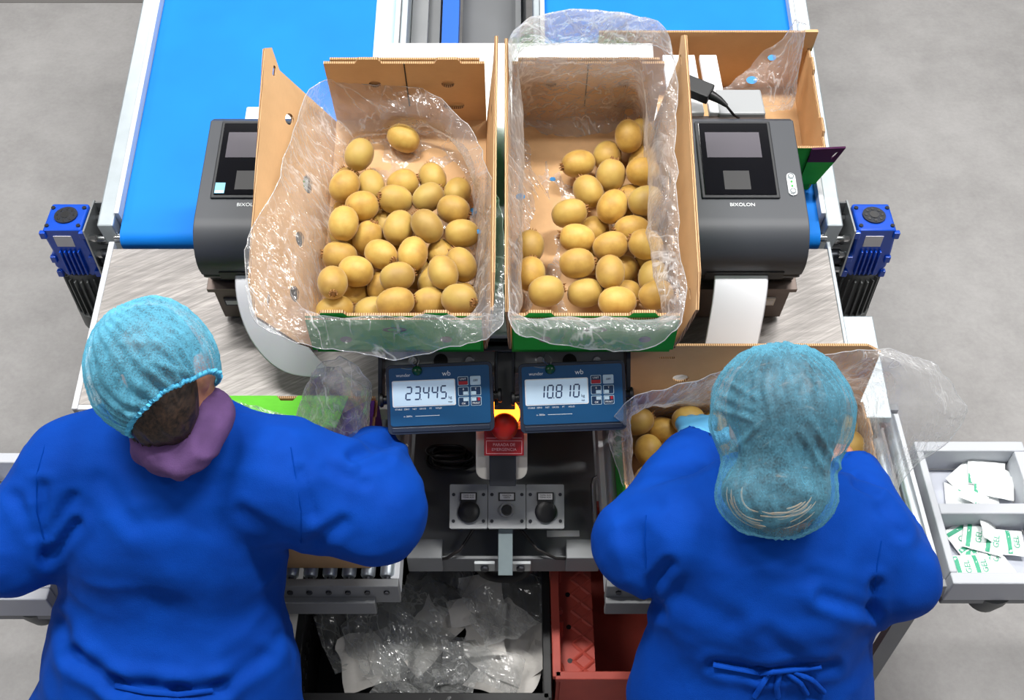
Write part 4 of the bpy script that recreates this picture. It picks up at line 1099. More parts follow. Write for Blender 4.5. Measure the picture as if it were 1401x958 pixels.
# ------------------------------------------------------------------ socket box
KD = 2.27; ks = KD / F
KM_ = T(P(693.5, 693, KD)) @ RX(28)
sk = thing('socket_box', 'three-module grey socket and switch box on a galvanised strip', 'socket box', KM_)
mw = 52.5 * ks; mh = 30 * ks
for i in (-1, 0, 1):
    cx = i * mw
    b = MB(); b.prism(rrect(cx - mw / 2 + 0.0006, cx + mw / 2 - 0.0006, -mh, mh, 0.003), -0.055, 0.0); md = b.build('module', 'socket_grey', sk, bevel=0.002)
    for sx in (-1, 1):
        for sy in (-1, 1):
            q = MB(); q.cyl((cx + sx * mw * .39, sy * mh * .60 - 0.003, 0), (cx + sx * mw * .39, sy * mh * .60 - 0.003, 0.0015), 0.0036, seg=12); q.build('screw', 'dark_steel', md)
    if i == 0:
        b = MB(); b.cyl((cx, -0.008, 0), (cx, -0.008, 0.008), 0.0155, seg=24); b.build('switch_bezel', 'chrome', md, smooth=40)
        b = MB(); b.cyl((cx, -0.008, 0.008), (cx, -0.008, 0.014), 0.0115, 0.0095, seg=24); b.build('push_button', 'black', md, smooth=40)
    else:
        b = MB(); b.lathe([(0.0228, 0), (0.0228, 0.006), (0.019, 0.009), (0.008, 0.0095)], 28, M=T(cx + 0.001, -0.011, 0)); b.build('outlet_cap', 'black', md, smooth=40)
        b = MB(); b.box(cx - 0.0165, cx + 0.0165, -0.002, 0.024, 0.0, 0.007); b.build('cap_hinge', 'black', md, bevel=0.002)
    b = MB(); b.box(cx - 0.0175, cx + 0.0175, 0.011, 0.0285, 0.0, 0.0078 if i else 0.002); lb = b.build('label_frame', 'black', md)
    b = MB(); b.box(cx - 0.0145, cx + 0.0145, 0.0135, 0.026, 0.0078 if i else 0.002, 0.0084 if i else 0.0026); b.build('label_card', 'plate_label', md)
    for r in (0.0222, 0.0178):
        text('TOMA AUX' if i else ('MARCHA' if r > 0.02 else 'CINTA'), 0.0045, 'ink', md, T(cx, r, 0.0086 if i else 0.0028))
gp0 = KM_ @ Vector((-0.002, -mh, -0.02))
b = MB(); b.box(-0.018, 0.012, -mh - 0.095, -mh + 0.004, -0.022, -0.014); b.build('mounting_strip', 'zinc_strip', sk, bevel=0.001)

# ------------------------------------------------------------------ machine tray between the roller tables
X0, X1 = -0.222, 0.186
tr = thing('machine_tray', 'grey painted steel tray between the two roller tables', 'tray', T(0, 1.12, 0))
b = MB(); b.box(X0, X1, 1.12, 1.47, TRZ - 0.003, TRZ); b.build('tray_sheet', 'grey_sheet', tr, world=True)
b = MB(); b.box(X0, X1, 1.112, 1.12, TRZ - 0.045, TRZ + 0.012); b.build('front_lip', 'grey_sheet', tr, world=True, bevel=0.002)
b = MB(); b.box(X0, X1, 1.47, 1.475, TRZ - 0.045, TRZ + 0.14); b.build('rear_panel', 'grey_sheet', tr, world=True)
for xa, xb in ((X0 + 0.002, X0 + 0.075), (X1 - 0.072, X1 - 0.002)):
    b = MB(); b.box(xa, xb, 1.104, 1.15, TRZ - 0.03, TRZ + 0.03); b.build('corner_bracket', 'mid_grey', tr, world=True, bevel=0.002)
for cx in (-0.058, 0.018):
    b = MB(); b.box(cx - 0.022, cx + 0.022, 1.104, 1.113, TRZ - 0.028, TRZ + 0.004); mp = b.build('mounting_plate', 'steel_frame', tr, world=True, bevel=0.001)
    b = MB(); b.cyl((cx, 1.104, TRZ - 0.012), (cx, 1.098, TRZ - 0.012), 0.009, seg=6); b.build('bolt', 'dark_steel', mp, world=True)
b = MB(); b.box(0.075, 0.145, 1.17, 1.185, TRZ + 0.0005, TRZ + 0.0035, M=None); b.build('type_plate', 'plate_label', tr, world=True)
for xa in (X0 + 0.02, X1 - 0.02):
    for ya in (1.455,):
        b = MB(); b.box(xa - 0.015, xa + 0.015, ya - 0.015, ya + 0.015, 0, TRZ - 0.003); b.build('leg', 'steel_frame', tr, world=True)
b = MB(); b.box(-0.035, -0.003, 1.325, 1.355, TRZ, 1.12); b.build('center_post', 'grey_sheet', tr, world=True)
for pts in ([(648, 724), (630, 752), (612, 764), (600, 766)], [(712, 724), (735, 752), (760, 764), (782, 765)]):
    path = [at_z(p[0], p[1], TRZ + 0.05 - 0.015 * i) for i, p in enumerate(pts)]
    b = MB(); b.tube(path, 0.0035, 8); b.build('cable', 'cable', tr, world=True, smooth=60)
# black pipe arch under the tray
b = MB(); c0 = at_y(690, 775, 1.17); b.tube([(c0.x + 0.055 * math.cos(a), c0.y, c0.z - 0.055 * math.sin(a)) for a in np.linspace(0, math.pi, 14)], 0.012, 10); b.build('pipe_bend', 'rubber', tr, world=True, smooth=60)
# coiled cable
ck = thing('cable_coil', 'black coiled cable lying in the grey tray behind the sockets', 'cable', at_z(617, 632, TRZ + 0.002))
rc = random.Random(5); o0 = at_z(617, 632, TRZ)
for k in range(7):
    rx, ry = 0.040 + rc.uniform(-.006, .008), 0.020 + rc.uniform(-.006, .008); ox, oy = rc.uniform(-.01, .01), rc.uniform(-.008, .008)
    b = MB(); b.tube([(o0.x + ox + rx * math.cos(a), o0.y + oy + ry * math.sin(a), TRZ + 0.006 + 0.005 * k + 0.002 * math.sin(3 * a)) for a in np.linspace(0, 2 * math.pi, 26)[:-1]], 0.0034, 6, closed=True)
    b.build('cable_loop', 'cable', ck, world=True, smooth=60)

# ------------------------------------------------------------------ roller tables
RZ_ = 0.85
def roller_table(label, x0, x1, lx, y0=1.035, y1=1.445):
    t = thing('roller_table', label, 'roller conveyor', T((x0 + x1) / 2, y0, 0), 'roller tables')
    b = MB()
    for y in (y0 - 0.022, y1 + 0.004):
        b = MB(); b.box(x0, x1, y, y + 0.018, RZ_ - 0.075, RZ_ - 0.004); fr = b.build('frame_rail', 'mid_grey', t, world=True, bevel=0.002)
        if y < y0:
            q = MB(); q.box(x0, x1 - 0.05, y - 0.014, y + 0.001, RZ_ - 0.10, RZ_ - 0.05); q.build('lower_flange', 'mid_grey', t, world=True, bevel=0.002)
    for x in (x0, x1 - 0.018):
        b = MB(); b.box(x, x + 0.018, y0, y1, RZ_ - 0.075, RZ_ - 0.012); b.build('end_plate', 'painted', t, world=True, bevel=0.002)
    n = int((x1 - x0 - 0.05) / 0.0375); step = (x1 - x0 - 0.05) / n
    me = None
    for i in range(n + 1):
        x = x0 + 0.025 + i * step
        if me is None:
            q = MB(); q.lathe([(0.004, 0), (0.0115, 0.001), (0.0148, 0.006), (0.0148, y1 - y0 - 0.012), (0.0115, y1 - y0 - 0.007), (0.004, y1 - y0 - 0.006)], 18, M=RX(-90)); me = q.mesh('roller', 'roller', 40)
            q = MB(); q.cyl((0, -0.006, 0), (0, 0.003, 0), 0.0055, seg=8); q.cyl((0, y1 - y0 - 0.009, 0), (0, y1 - y0 + 0.004, 0), 0.0055, seg=8); ax = q.mesh('axle', 'dark_steel')
            q = MB(); q.cyl((0, 0, 0), (0, -0.005, 0), 0.006, seg=6); bm = q.mesh('axle_nut', 'dark_steel')
        Mx = WM[t.name].inverted() @ T(x, y0 + 0.003, RZ_ - 0.0148)
        r = obj('roller', me, t, M=Mx); obj('axle', ax, r)
        obj('axle_nut', bm, r, M=T(0, -0.0245, -0.012))
    for x in lx:
        for y in (y0 - 0.01, y1 + 0.012):
            b = MB(); b.box(x - 0.02, x + 0.02, y - 0.01, y + 0.01, 0, RZ_ - 0.07); b.build('leg', 'mid_grey', t, world=True)
    return t
rl = roller_table('zinc roller table in front of the worker in the purple scarf', -0.90, -0.228, (-0.86, -0.56))
rr_ = roller_table('zinc roller table in front of the worker with the blue glove', 0.190, 0.872, (0.565, 0.83))
for tt, xx, s in ((rl, -0.226, 1), (rr_, 0.188, -1)):
    p0 = at_z(568 if s > 0 else 808, 660, 0.84); p1 = at_z(568 if s > 0 else 806, 740, 0.84)
    x = xx; b = MB(); b.tube([(x, 1.30, 0.80), (x + s * 0.008, 1.295, 0.80), (x + s * 0.012, 1.28, 0.80), (x + s * 0.012, 1.16, 0.80), (x + s * 0.008, 1.145, 0.80), (x, 1.14, 0.80)], 0.005, 10)
    b.build('grab_handle', 'chrome', tt, world=True, smooth=60)

# ------------------------------------------------------------------ accessory trays
def side_tray(name, label, x0, x1, y0, y1, zt, split, foot):
    t = thing(name, label, 'tray', T((x0 + x1) / 2, y0, 0), 'side trays')
    ym = y0 + (y1 - y0) * split; rw, dp = 0.026, 0.075
    def bx(n, a, b_, c, d, e, f, m='tray', bev=0.003): q = MB(); q.box(a, b_, c, d, e, f); return q.build(n, m, t, world=True, bevel=bev)
    bx('front_rim', x0, x1, y0, y0 + rw, zt - dp, zt); bx('back_rim', x0, x1, y1 - rw, y1, zt - dp, zt); bx('divider', x0 + rw * .6, x1 - rw, ym, ym + rw, zt - dp, zt - 0.001)
    bx('side_rim', x0, x0 + rw * .6, y0 + rw, y1 - rw, zt - dp, zt); bx('side_rim', x1 - rw, x1, y0 + rw, y1 - rw, zt - dp, zt)
    for a, b_ in ((y0 + rw, ym), (ym + rw, y1 - rw)):
        bo = bx('compartment_floor', x0 + rw * .6, x1 - rw, a, b_, zt - dp - 0.004, zt - dp + 0.001, 'tray_in', 0)
        q = MB(); q.cyl((x0 + 0.04, b_ - 0.02, zt - dp + 0.001), (x0 + 0.04, b_ - 0.02, zt - dp + 0.003), 0.004, seg=12); q.build('screw', 'bronze_steel', bo, world=True)
    bx('front_apron', x0, x1, y0 + 0.002, y0 + 0.012, zt - dp - 0.02, zt - dp, 'mid_grey')
    q = MB(); q.lathe([(0.022, zt - dp - 0.075), (0.034, zt - dp - 0.068), (0.044, zt - dp - 0.03), (0.046, zt - dp - 0.004)], 24, M=T(foot[0], foot[1], 0)); q.build('swivel_cup', 'motor_grey', t, world=True, smooth=40)
    s_ = 1 if x0 > 0 else -1; xe = x0 if s_ > 0 else x1
    q = MB(); q.box(min(xe - s_ * 0.016, xe + s_ * 0.05), max(xe - s_ * 0.016, xe + s_ * 0.05), y0 + 0.06, y1 - 0.06, zt - dp - 0.012, zt - dp - 0.004); q.build('mounting_bracket', 'mid_grey', t, world=True)
    return t
TRT = 0.845
side_tray('accessory_tray', 'light grey two-compartment tray holding white sachets at right', 0.886, 1.125, 1.02, 1.365, TRT, 0.47, (1.00, 1.06))
side_tray('accessory_tray', 'light grey tray half hidden behind the worker in the purple scarf', -1.17, -0.925, 0.985, 1.335, TRT, 0.47, (-0.985, 1.03))

# ------------------------------------------------------------------ sachets
def sachet(px, py, rot, tilt, face, zoff, label):
    zoff = max(zoff, 0.042 * abs(math.sin(math.radians(tilt[1]))) + 0.029 * abs(math.sin(math.radians(tilt[0]))) + 0.005)
    p = at_z(px, py, TRT - 0.073 + zoff)
    M = T(p) @ RZ(rot) @ RX(tilt[0]) @ RY(tilt[1])
    t = thing('desiccant_sachet', label, 'sachet', M, 'sachets in the side tray')
    w, h = 0.042, 0.029
    n = 9; b = MB(); vs = []; fs = []
    for s in (1, -1):
        for i in range(n):
            for j in range(n):
                u, v = i / (n - 1) * 2 - 1, j / (n - 1) * 2 - 1
                puff = max(0, (1 - u ** 4) * (1 - v ** 4)) ** 0.8 * 0.0042 + 0.0003
                vs.append((u * w, v * h, s * puff + 0.0008 * math.sin(9 * u + 5 * v + px)))
    for s in (0, 1):
        for i in range(n - 1):
            for j in range(n - 1):
                a = s * n * n + i * n + j; q = (a, a + n, a + n + 1, a + 1); fs.append(q if s == 0 else q[::-1])
    for i in range(n - 1):
        for a, c in ((i, i + 1), ((n - 1) * n + i + 1, (n - 1) * n + i), ((i + 1) * n, i * n), (i * n + n - 1, (i + 1) * n + n - 1)):
            fs.append((a, c, c + n * n, a + n * n))
    b.add(vs, fs); b.build('pouch', 'sachet', t, smooth=60)
    zz = 0.0052
    if face:
        for x in (-0.030, 0.010):
            q = MB(); nn = 6
            vs = []
            for j in range(nn):
                v = -0.92 + 1.84 * j / (nn - 1)
                for xx in (x - 0.0045, x + 0.0045):
                    u = xx / w; vs.append((xx, v * h, max(0, (1 - u ** 4) * (1 - v ** 4)) ** 0.8 * 0.0042 + 0.0010 + 0.0008 * math.sin(9 * u + 5 * v + px)))
            q.add(vs, [(2 * j, 2 * j + 1, 2 * j + 3, 2 * j + 2) for j in range(nn - 1)]); q.build('green_band', 'sachet_green', t)
        text('GEL', 0.017, 'sachet_green', t, T(-0.010, 0.001, zz) @ RZ(90))
        text('GEL', 0.017, 'sachet_green', t, T(0.026, 0.001, zz - 0.0006) @ RZ(90))
    else:
        q = MB(); q.box(-w * 0.99, -w * 0.80, -h * 0.95, -h * 0.2, 0.0001, 0.0016); q.build('green_corner', 'sachet_green', t)
    return t
S_UP = [(1312, 685, 80, (0, 0), 0, .006, 'plain white sachet lying at the left of the rear tray compartment'),
        (1350, 690, 85, (4, 0), 0, .008, 'white sachet nearest the divider in the rear tray compartment'),
        (1335, 672, 60, (0, 14), 0, .014, 'white sachet tilted in the middle of the rear compartment pile'),
        (1325, 652, 40, (10, -12), 0, .018, 'white sachet leaning at the left top of the rear compartment pile'),
        (1360, 664, -14, (8, 0), 0, .024, 'white sachet across the right of the rear compartment pile'),
        (1350, 648, -8, (16, 6), 0, .026, 'uppermost white sachet of the rear compartment pile'),
        (1364, 656, -26, (14, 8), 0, .020, 'white sachet against the right wall of the rear compartment')]
S_LO = [(1352, 718, 86, (38, 0), 0, .030, 'blank white sachet leaning on the divider in the front compartment'),
        (1345, 738, -18, (6, 0), 1, .024, 'green printed sachet lying slanted atop the front compartment pile'),
        (1373, 742, -6, (4, 0), 1, .018, 'green printed sachet at the right of the front compartment'),
        (1322, 742, -62, (5, 8), 1, .012, 'green printed sachet at the left of the front compartment pile'),
        (1345, 757, -22, (0, 0), 1, .010, 'green printed sachet in the middle of the front compartment'),
        (1330, 777, 4, (4, 0), 1, .014, 'green printed sachet nearest the front rim of the tray'),
        (1360, 770, -64, (0, 6), 0, .004, 'white sachet half under the others in the front compartment')]
for s in S_UP + S_LO: sachet(*s)

# ------------------------------------------------------------------ crates on the floor
def crate(name, label, x0, x1, y0, y1, z0, z1, mat, rot, ribs, grp):
    cx, cy = (x0 + x1) / 2, (y0 + y1) / 2
    M = T(cx, cy, z0) @ RZ(rot); t = thing(name, label, 'crate', M, grp); w, d, h, th = (x1 - x0) / 2, (y1 - y0) / 2, z1 - z0, 0.008
    b = MB(); b.box(-w, w, -d, d, 0, 0.008); b.build('crate_floor', mat, t)
    for a, c in (((-w, -d), (w, -d)), ((w, -d), (w, d)), ((w, d), (-w, d)), ((-w, d), (-w, -d))):
        q = MB(); Lw = math.hypot(c[0] - a[0], c[1] - a[1])
        holes = []
        if ribs == 'mesh':
            n = int(Lw / 0.03)
            for i in range(n):
                for j in range(2): u = (i + .5) * Lw / n; v = h - 0.055 - j * 0.028; holes.append(rect(u - .008, u + .008, v - .009, v + .009))
        wall(q, a, c, h, 0, None, holes, th, 0, 0, 0); wl = q.build('crate_wall', mat, t)
        q = MB(); U = Vector((c[0] - a[0], c[1] - a[1], 0)).normalized(); Nn = Vector((U.y, -U.x, 0))
        p = Vector((a[0], a[1], h)) - U * 0.012; Mx = Matrix(((U.x, Nn.x, 0, p.x), (U.y, Nn.y, 0, p.y), (0, 0, -1, p.z), (0, 0, 0, 1)))
        q.box(0, Lw + 0.024, -0.001, 0.018, -0.004, 0.012, M=Mx); q.build('rim', mat, wl, bevel=0.002)
        if ribs == 'cross':
            n = max(1, int(Lw / 0.11))
            for i in range(n):
                u0, u1 = (i + .08) * Lw / n, (i + .92) * Lw / n
                for s in (0, 1):
                    q = MB(); pa = Vector((a[0], a[1], 0)) + U * u0 - Nn * 0.004; pc = Vector((a[0], a[1], 0)) + U * u1 - Nn * 0.004
                    za, zc = (h * .35, h * .93) if s == 0 else (h * .93, h * .35)
                    q.tube([pa + Vector((0, 0, za)), pc + Vector((0, 0, zc))], 0.006, 6); q.build('cross_rib', mat, wl)
                q = MB(); pm = Vector((a[0], a[1], 0)) + U * u0 - Nn * 0.0005
                q.cyl(pm + Vector((0, 0, h * .65)), pm - Nn * 0.0012 + Vector((0, 0, h * .65)), 0.007, seg=12); q.build('drain_hole', 'black', wl)
    return t
bz = 0.50
crate('waste_crate', 'black plastic crate full of waste film and paper, top of its stack', -0.475, 0.070, 0.93, 1.395, 0.252, bz, 'crate_black', 0, 'mesh', None)
crate('stacking_crate', 'black plastic crate standing on the floor beneath the waste crate', -0.475, 0.070, 0.93, 1.395, 0, 0.246, 'crate_black', 0, 'mesh', None)
rc_ = crate('harvest_crate', 'faded red plastic crate beside the waste crate, top of its stack', 0.108, 0.50, 0.975, 1.395, 0.252, bz + 0.01, 'crate_red', 0, 'cross', None)
crate('stacking_crate', 'faded red plastic crate on the floor below the other red crate', 0.108, 0.50, 0.975, 1.395, 0, 0.246, 'crate_red', 0, 'cross', None)
wx0, wy0, wz0 = 0.108 - 0.304, -0.21, 0.212
b = MB(); b.box(-0.196, -0.115, -0.205, 0.205, wz0 - 0.006, wz0); ld = b.build('hinge_ledge', 'crate_red', rc_)
for i in range(5):
    ya = -0.205 + i * 0.082
    for q0, q1 in (((-0.165, ya), (-0.118, ya + 0.041)), ((-0.118, ya + 0.041), (-0.165, ya + 0.082)), ((-0.118, ya), (-0.165, ya + 0.041)), ((-0.165, ya + 0.041), (-0.118, ya + 0.082))):
        b = MB(); b.tube([(q0[0], q0[1], wz0), (q1[0], q1[1], wz0)], 0.0045, 6); b.build('diamond_rib', 'crate_red', ld)
    b = MB(); b.cyl((-0.172, ya + 0.041, wz0), (-0.172, ya + 0.041, wz0 + 0.0008), 0.006, seg=12); b.build('drain_hole', 'black', ld)
# scraps
def scrap(name, label, px, py, z, size, mat, seed, flat=0.5, cat='scrap', n=15, grp='waste in the black crate'):
    p = at_z(px, py, z); b = MB(); vs = []; fs = []
    for i in range(n):
        for j in range(n):
            u, v = i / (n - 1) - .5, j / (n - 1) - .5; vs.append((u, v, 0))
    V = np.array(vs) * np.array([size[0], size[1], 1])
    k = np.stack([np.abs(fnoise(V, 9, 3, seed + 5 * a)) - 0.15 for a in range(3)], -1)
    V = V + k * np.array([0.5, 0.5, flat]) * max(size) * 0.55
    for i in range(n - 1):
        for j in range(n - 1): fs.append((i * n + j, (i + 1) * n + j, (i + 1) * n + j + 1, i * n + j + 1))
    V[:, 2] -= V[:, 2].min()
    b.add(V.tolist(), fs, M=RZ(seed * 47)); o = b.build(name, mat); o.matrix_basis = T(p); WM[o.name] = T(p); tag(o, label, cat, grp)
    if mat != 'film_waste': sd = o.modifiers.new('t', 'SOLIDIFY'); sd.thickness = 0.0008
    return o
ZS = 0.455
SCR = [('paper_scrap', 'torn sheet of white paper at the middle of the waste crate', 665, 862, ZS, (.13, .10), 'scrap_paper', 2, .25),
       ('paper_scrap', 'crumpled white paper strip at the left of the waste pile', 582, 870, ZS - .01, (.11, .16), 'scrap_paper', 3, .5),
       ('paper_scrap', 'creamy crumpled paper ball near the grey tray edge', 660, 815, ZS, (.10, .10), 'scrap_paper', 4, .9),
       ('paper_scrap', 'white paper sheet slanting at the right of the waste crate', 700, 880, ZS - .03, (.17, .17), 'scrap_paper', 5, .4),
       ('paper_scrap', 'small white paper scrap above the torn sheet', 632, 838, ZS + .02, (.07, .06), 'scrap_paper', 6, .3),
       ('paper_scrap', 'grey white paper scrap in the front corner of the waste crate', 690, 925, ZS - .03, (.14, .13), 'scrap_paper', 7, .4),
       ('paper_scrap', 'crumpled white paper at the left front of the waste crate', 505, 905, ZS - .02, (.13, .13), 'scrap_paper', 8, .7),
       ('film_scrap', 'crumpled clear film below the grey tray', 590, 810, ZS + .01, (.20, .13), 'film_waste', 9, .7),
       ('film_scrap', 'crumpled clear film under the roller table edge', 525, 860, ZS, (.22, .16), 'film_waste', 10, .7),
       ('film_scrap', 'clear film bundle in the middle front of the waste crate', 590, 915, ZS, (.26, .18), 'film_waste', 11, .7),
       ('film_scrap', 'clear film over the white paper at right of the waste crate', 700, 830, ZS + .02, (.20, .15), 'film_waste', 12, .6),
       ('film_scrap', 'bluish clear film at the front rim of the waste crate', 560, 926, ZS, (.24, .14), 'film_waste', 13, .7),
       ('film_scrap', 'glossy film tuft at the left of the waste crate', 490, 868, ZS - .02, (.16, .16), 'film_waste', 14, .8),
       ('film_scrap', 'glossy film strip slanting to the front of the waste crate', 650, 920, ZS + .01, (.20, .10), 'film_waste', 15, .8)]
for s in SCR: scrap(*s)
# dark sack lining that peeks out at the lower left
# ------------------------------------------------------------------ cartons on the roller tables
def wcarton(label, cx, hback, wall_h, out_mats):
    M = T(cx, 1.058, RZ_ + 0.0008); t = thing('carton', label, 'box', M)
    w, L = 0.25, 0.30
    b = MB(); b.box(-w, w, 0, L, 0, 0.006); b.build('bottom', 'card', t)
    b = MB(); wall(b, (-w, 0), (w, 0), wall_h); b.build('front_wall', ['card', 'card', 'card_edge'], t)
    for a, c in (((w, 0), (w, L)), ((-w, L), (-w, 0))):
        b = MB(); wall(b, a, c, wall_h, 0, bar_top(L, wall_h, (0.07, 0.23))); b.build('side_wall', out_mats, t)
    return t, w, L
cb, w, L = wcarton('open cardboard carton of kiwis between the gloved worker and the table', 0.478, 0.335, 0.15, CARD)
hb = 0.335
b = MB(); wall(b, (w, L), (-w, L), hb, 0, [(0, 0), (0.5, 0), (0.5, hb), (0.03, hb), (0.0, hb - 0.02)], [oval(0.385, hb - 0.105, 0.017, 0.013, 12), rrect(0.405, 0.435, hb - 0.040, hb - 0.034, 0.002, 2)])
b.build('back_wall', ['card', 'card', 'card_edge'], cb)
BM = WM[cb.name]
KB = [(878,561,20,.1),(924,559,15,-.3),(905,574,170,0),(958,556,80,.3),(940,583,30,.6),(1166,556,200,.2,.6),(1184,602,80,0),(889,616,100,.2),(887,645,60,.3),(1150,580,20,.8),(870,590,60,.6),
      (1195,640,60,.5),(915,600,20,.9),(985,560,20,.6),(1010,585,40,.7),(1050,575,60,.5),(1100,580,20,.5),(1130,600,70,.6),(1000,640,20,.7),(1060,640,60,.7),(1120,650,20,.8)]
kiwi_pile(BM, KB, 'kiwi in the carton that the gloved worker is packing', 'kiwis in the carton on the right rollers', lambda y: 0.105, (np.array([-0.215, 0.04, 0.036]), np.array([0.215, 0.262, 0.2])), 1.0)
I4 = Matrix()
def tp(*a): return tuple(P(*a))
spec = [[(.30,1.25,.862),(.25,1.335,.87),(.245,1.338,1.0),tp(868,562,2.08),tp(860,548,2.03)],
 [(.40,1.25,.862),(.40,1.34,.87),(.40,1.343,1.0),tp(930,545,2.12),tp(935,524,2.06)],
 [(.5,1.25,.862),(.52,1.34,.87),(.52,1.343,1.0),tp(1000,522,2.12),tp(1000,505,2.06)],
 [(.62,1.25,.862),(.68,1.34,.87),(.70,1.342,1.02),tp(1160,505,2.11),tp(1165,480,2.07)],
 [(.66,1.22,.862),(.712,1.30,.87),(.716,1.30,1.0),tp(1220,500,2.07),tp(1262,488,2.1)],
 [(.66,1.2,.862),(.712,1.22,.87),(.716,1.22,1.0),tp(1235,560,2.08),tp(1320,574,2.13)],
 [(.65,1.12,.862),(.712,1.12,.87),(.716,1.12,1.0),tp(1222,640,2.10),tp(1236,655,2.18)],
 [(.6,1.1,.862),(.66,1.07,.87),(.67,1.066,.98),(.68,1.052,1.012),(.68,1.046,.95)],
 [(.35,1.1,.862),(.29,1.07,.87),(.28,1.066,.98),(.27,1.052,1.012),(.27,1.046,.95)],
 [(.3,1.14,.862),(.240,1.14,.87),(.240,1.14,.98),tp(868,650,2.15),tp(856,668,2.18)],
 [(.3,1.22,.862),(.240,1.25,.87),(.240,1.25,.99),tp(864,600,2.10),tp(832,596,2.14)]]
film_loft('bag_liner', spec, I4, 'film', 'clear plastic bag flaring out around the carton of the gloved worker', 'plastic bag', 'carton bag liners', amp=0.006, seed=21.0, nu=120)

ca, w, L = wcarton('lime and purple printed carton in front of the worker with purple scarf', -0.535, 0.165, 0.155, ['card', 'print_purple', 'card_edge'])
b = MB(); wall(b, (w, L), (-w, L), 0.162); b.build('back_wall', ['card', 'print_lime', 'card_edge'], ca)
AM = WM[ca.name]
b = MB(); b.prism([(-w, -0.075), (0.115, -0.075), (0.13, -0.02), (0.135, 0.0), (0.03, 0.0), (0.02, -0.012), (-0.005, -0.012), (-0.015, 0.0), (-w, 0.0)][::1], 0, 0.004, M=T(0.06, L + 0.004, 0.163) @ RX(6))
fl = b.build('back_flap', 'print_lime', ca)
b = MB(); b.prism([(0.07 * math.cos(a), 0.020 * math.sin(a)) for a in np.linspace(0, math.pi, 14)], 0, 0.0008, M=T(-0.075, L - 0.056, 0.162) @ RX(6)); b.build('printed_oval', 'red_print', fl)
for i, s_ in enumerate(('KIWI', 'VERDE')): text(s_, 0.012, 'ink', fl, T(-0.070 + i * 0.016, L - 0.040, 0.1645) @ RX(6) @ RZ(90))
b = MB(); b.prism([(0, 0), (-0.13, 0.02), (-0.14, 0.19), (-0.02, 0.25), (0, 0.25)], 0, 0.004, M=T(w, 0.045, 0.158) @ RY(-12)); b.build('side_flap', 'print_purple', ca)
spec = [[tp(395,600,2.20), tp(410,560,2.16), tp(420,530,2.12), tp(436,500,2.08)],
        [tp(420,620,2.14), tp(432,560,2.10), tp(445,520,2.06), tp(462,486,2.04)],
        [tp(455,640,2.12), tp(462,570,2.06), tp(470,525,2.03), tp(484,490,2.03)],
        [tp(480,650,2.14), tp(490,580,2.09), tp(500,535,2.06), tp(504,520,2.06)],
        [tp(495,640,2.20), tp(504,585,2.18), tp(506,545,2.16), tp(505,530,2.15)],
        [tp(470,600,2.26), tp(475,560,2.24), tp(470,530,2.20), tp(468,500,2.14)]]
film_loft('bag_liner', spec, I4, 'film', 'clear plastic bag bunched up beside the purple carton flap', 'plastic bag', 'carton bag liners', amp=0.006, seed=31.0, nu=60, nv=34)
spec = [[tp(325,548,2.20), tp(322,560,2.19), tp(330,585,2.19), tp(345,612,2.2)], [tp(370,560,2.19), tp(375,572,2.18), tp(380,592,2.18), tp(390,612,2.2)],
        [tp(410,572,2.18), tp(420,582,2.17), tp(425,596,2.17), tp(430,615,2.2)], [tp(440,588,2.16), tp(445,594,2.16), tp(446,604,2.17), tp(450,618,2.2)]]
film_loft('film_flap', spec, I4, 'film_thick', 'loose plastic film lying over the lime carton flap', 'plastic film', None, amp=0.004, seed=35.0, nu=30, nv=16, closed=False)

# ------------------------------------------------------------------ people
def px_of(V):
    d = V - np.array([0, 0, CAMH]); D = d[:, 1] * CP - d[:, 2] * SP; U = d[:, 1] * SP + d[:, 2] * CP
    return np.stack([700.5 + d[:, 0] / D * F, 479 - U / D * F, D], -1)
def seg_dist(Q, a, b):
    a, b = np.array(a, float), np.array(b, float); ba = b - a; t = np.clip(((Q - a) @ ba) / (ba @ ba), 0, 1)
    return np.linalg.norm(Q - (a + t[:, None] * ba), axis=1)
def frame(up, fwd):
    U = np.array(up, float); U /= np.linalg.norm(U); Fv = np.array(fwd, float); Fv -= U * (Fv @ U); Fv /= np.linalg.norm(Fv)
    R = np.cross(Fv, U); return R, Fv, U
def v3(p): return np.array(tuple(p), float)
def hand(f, wrist, dirv, side, curl=0.5):
    """palm and five fingers from the wrist along dirv; side = direction of the thumb"""
    d = np.array(dirv, float); d /= np.linalg.norm(d); s = np.array(side, float); s -= d * (s @ d); s /= np.linalg.norm(s); n = np.cross(d, s)
    if n[2] > 0: n = -n
    f.cone(wrist, wrist + d * 0.03, 0.026, 0.027, 0.02)
    for k in (-1, 0, 1): f.cone(wrist + d * 0.025 + s * 0.014 * k, wrist + d * 0.085 + s * 0.021 * k, 0.017, 0.014, 0.012)
    for k, (o, ln) in enumerate(((0.030, .068), (0.010, .078), (-0.010, .073), (-0.029, .056))):
        p = wrist + d * 0.085 + s * o; q = p + (d * (1 - curl * .4) + n * curl * .6) * ln * .45; r = q + (d * (1 - curl) + n * curl) * ln * .33; e = r + (d * (.6 - curl) + n * (curl + .3)) * ln * .25
        f.cone(p, q, 0.0105, 0.0095, 0.004); f.cone(q, r, 0.0095, 0.009, 0.003); f.cone(r, e, 0.009, 0.0078, 0.003)
    p = wrist + d * 0.03 + s * 0.026; q = p + (d * .5 + s * .7 + n * .2) * .04; r = q + (d * .85 + s * .2 + n * .3) * .032
    f.cone(p, q, 0.014, 0.0115, 0.01); f.cone(q, r, 0.0112, 0.009, 0.003)
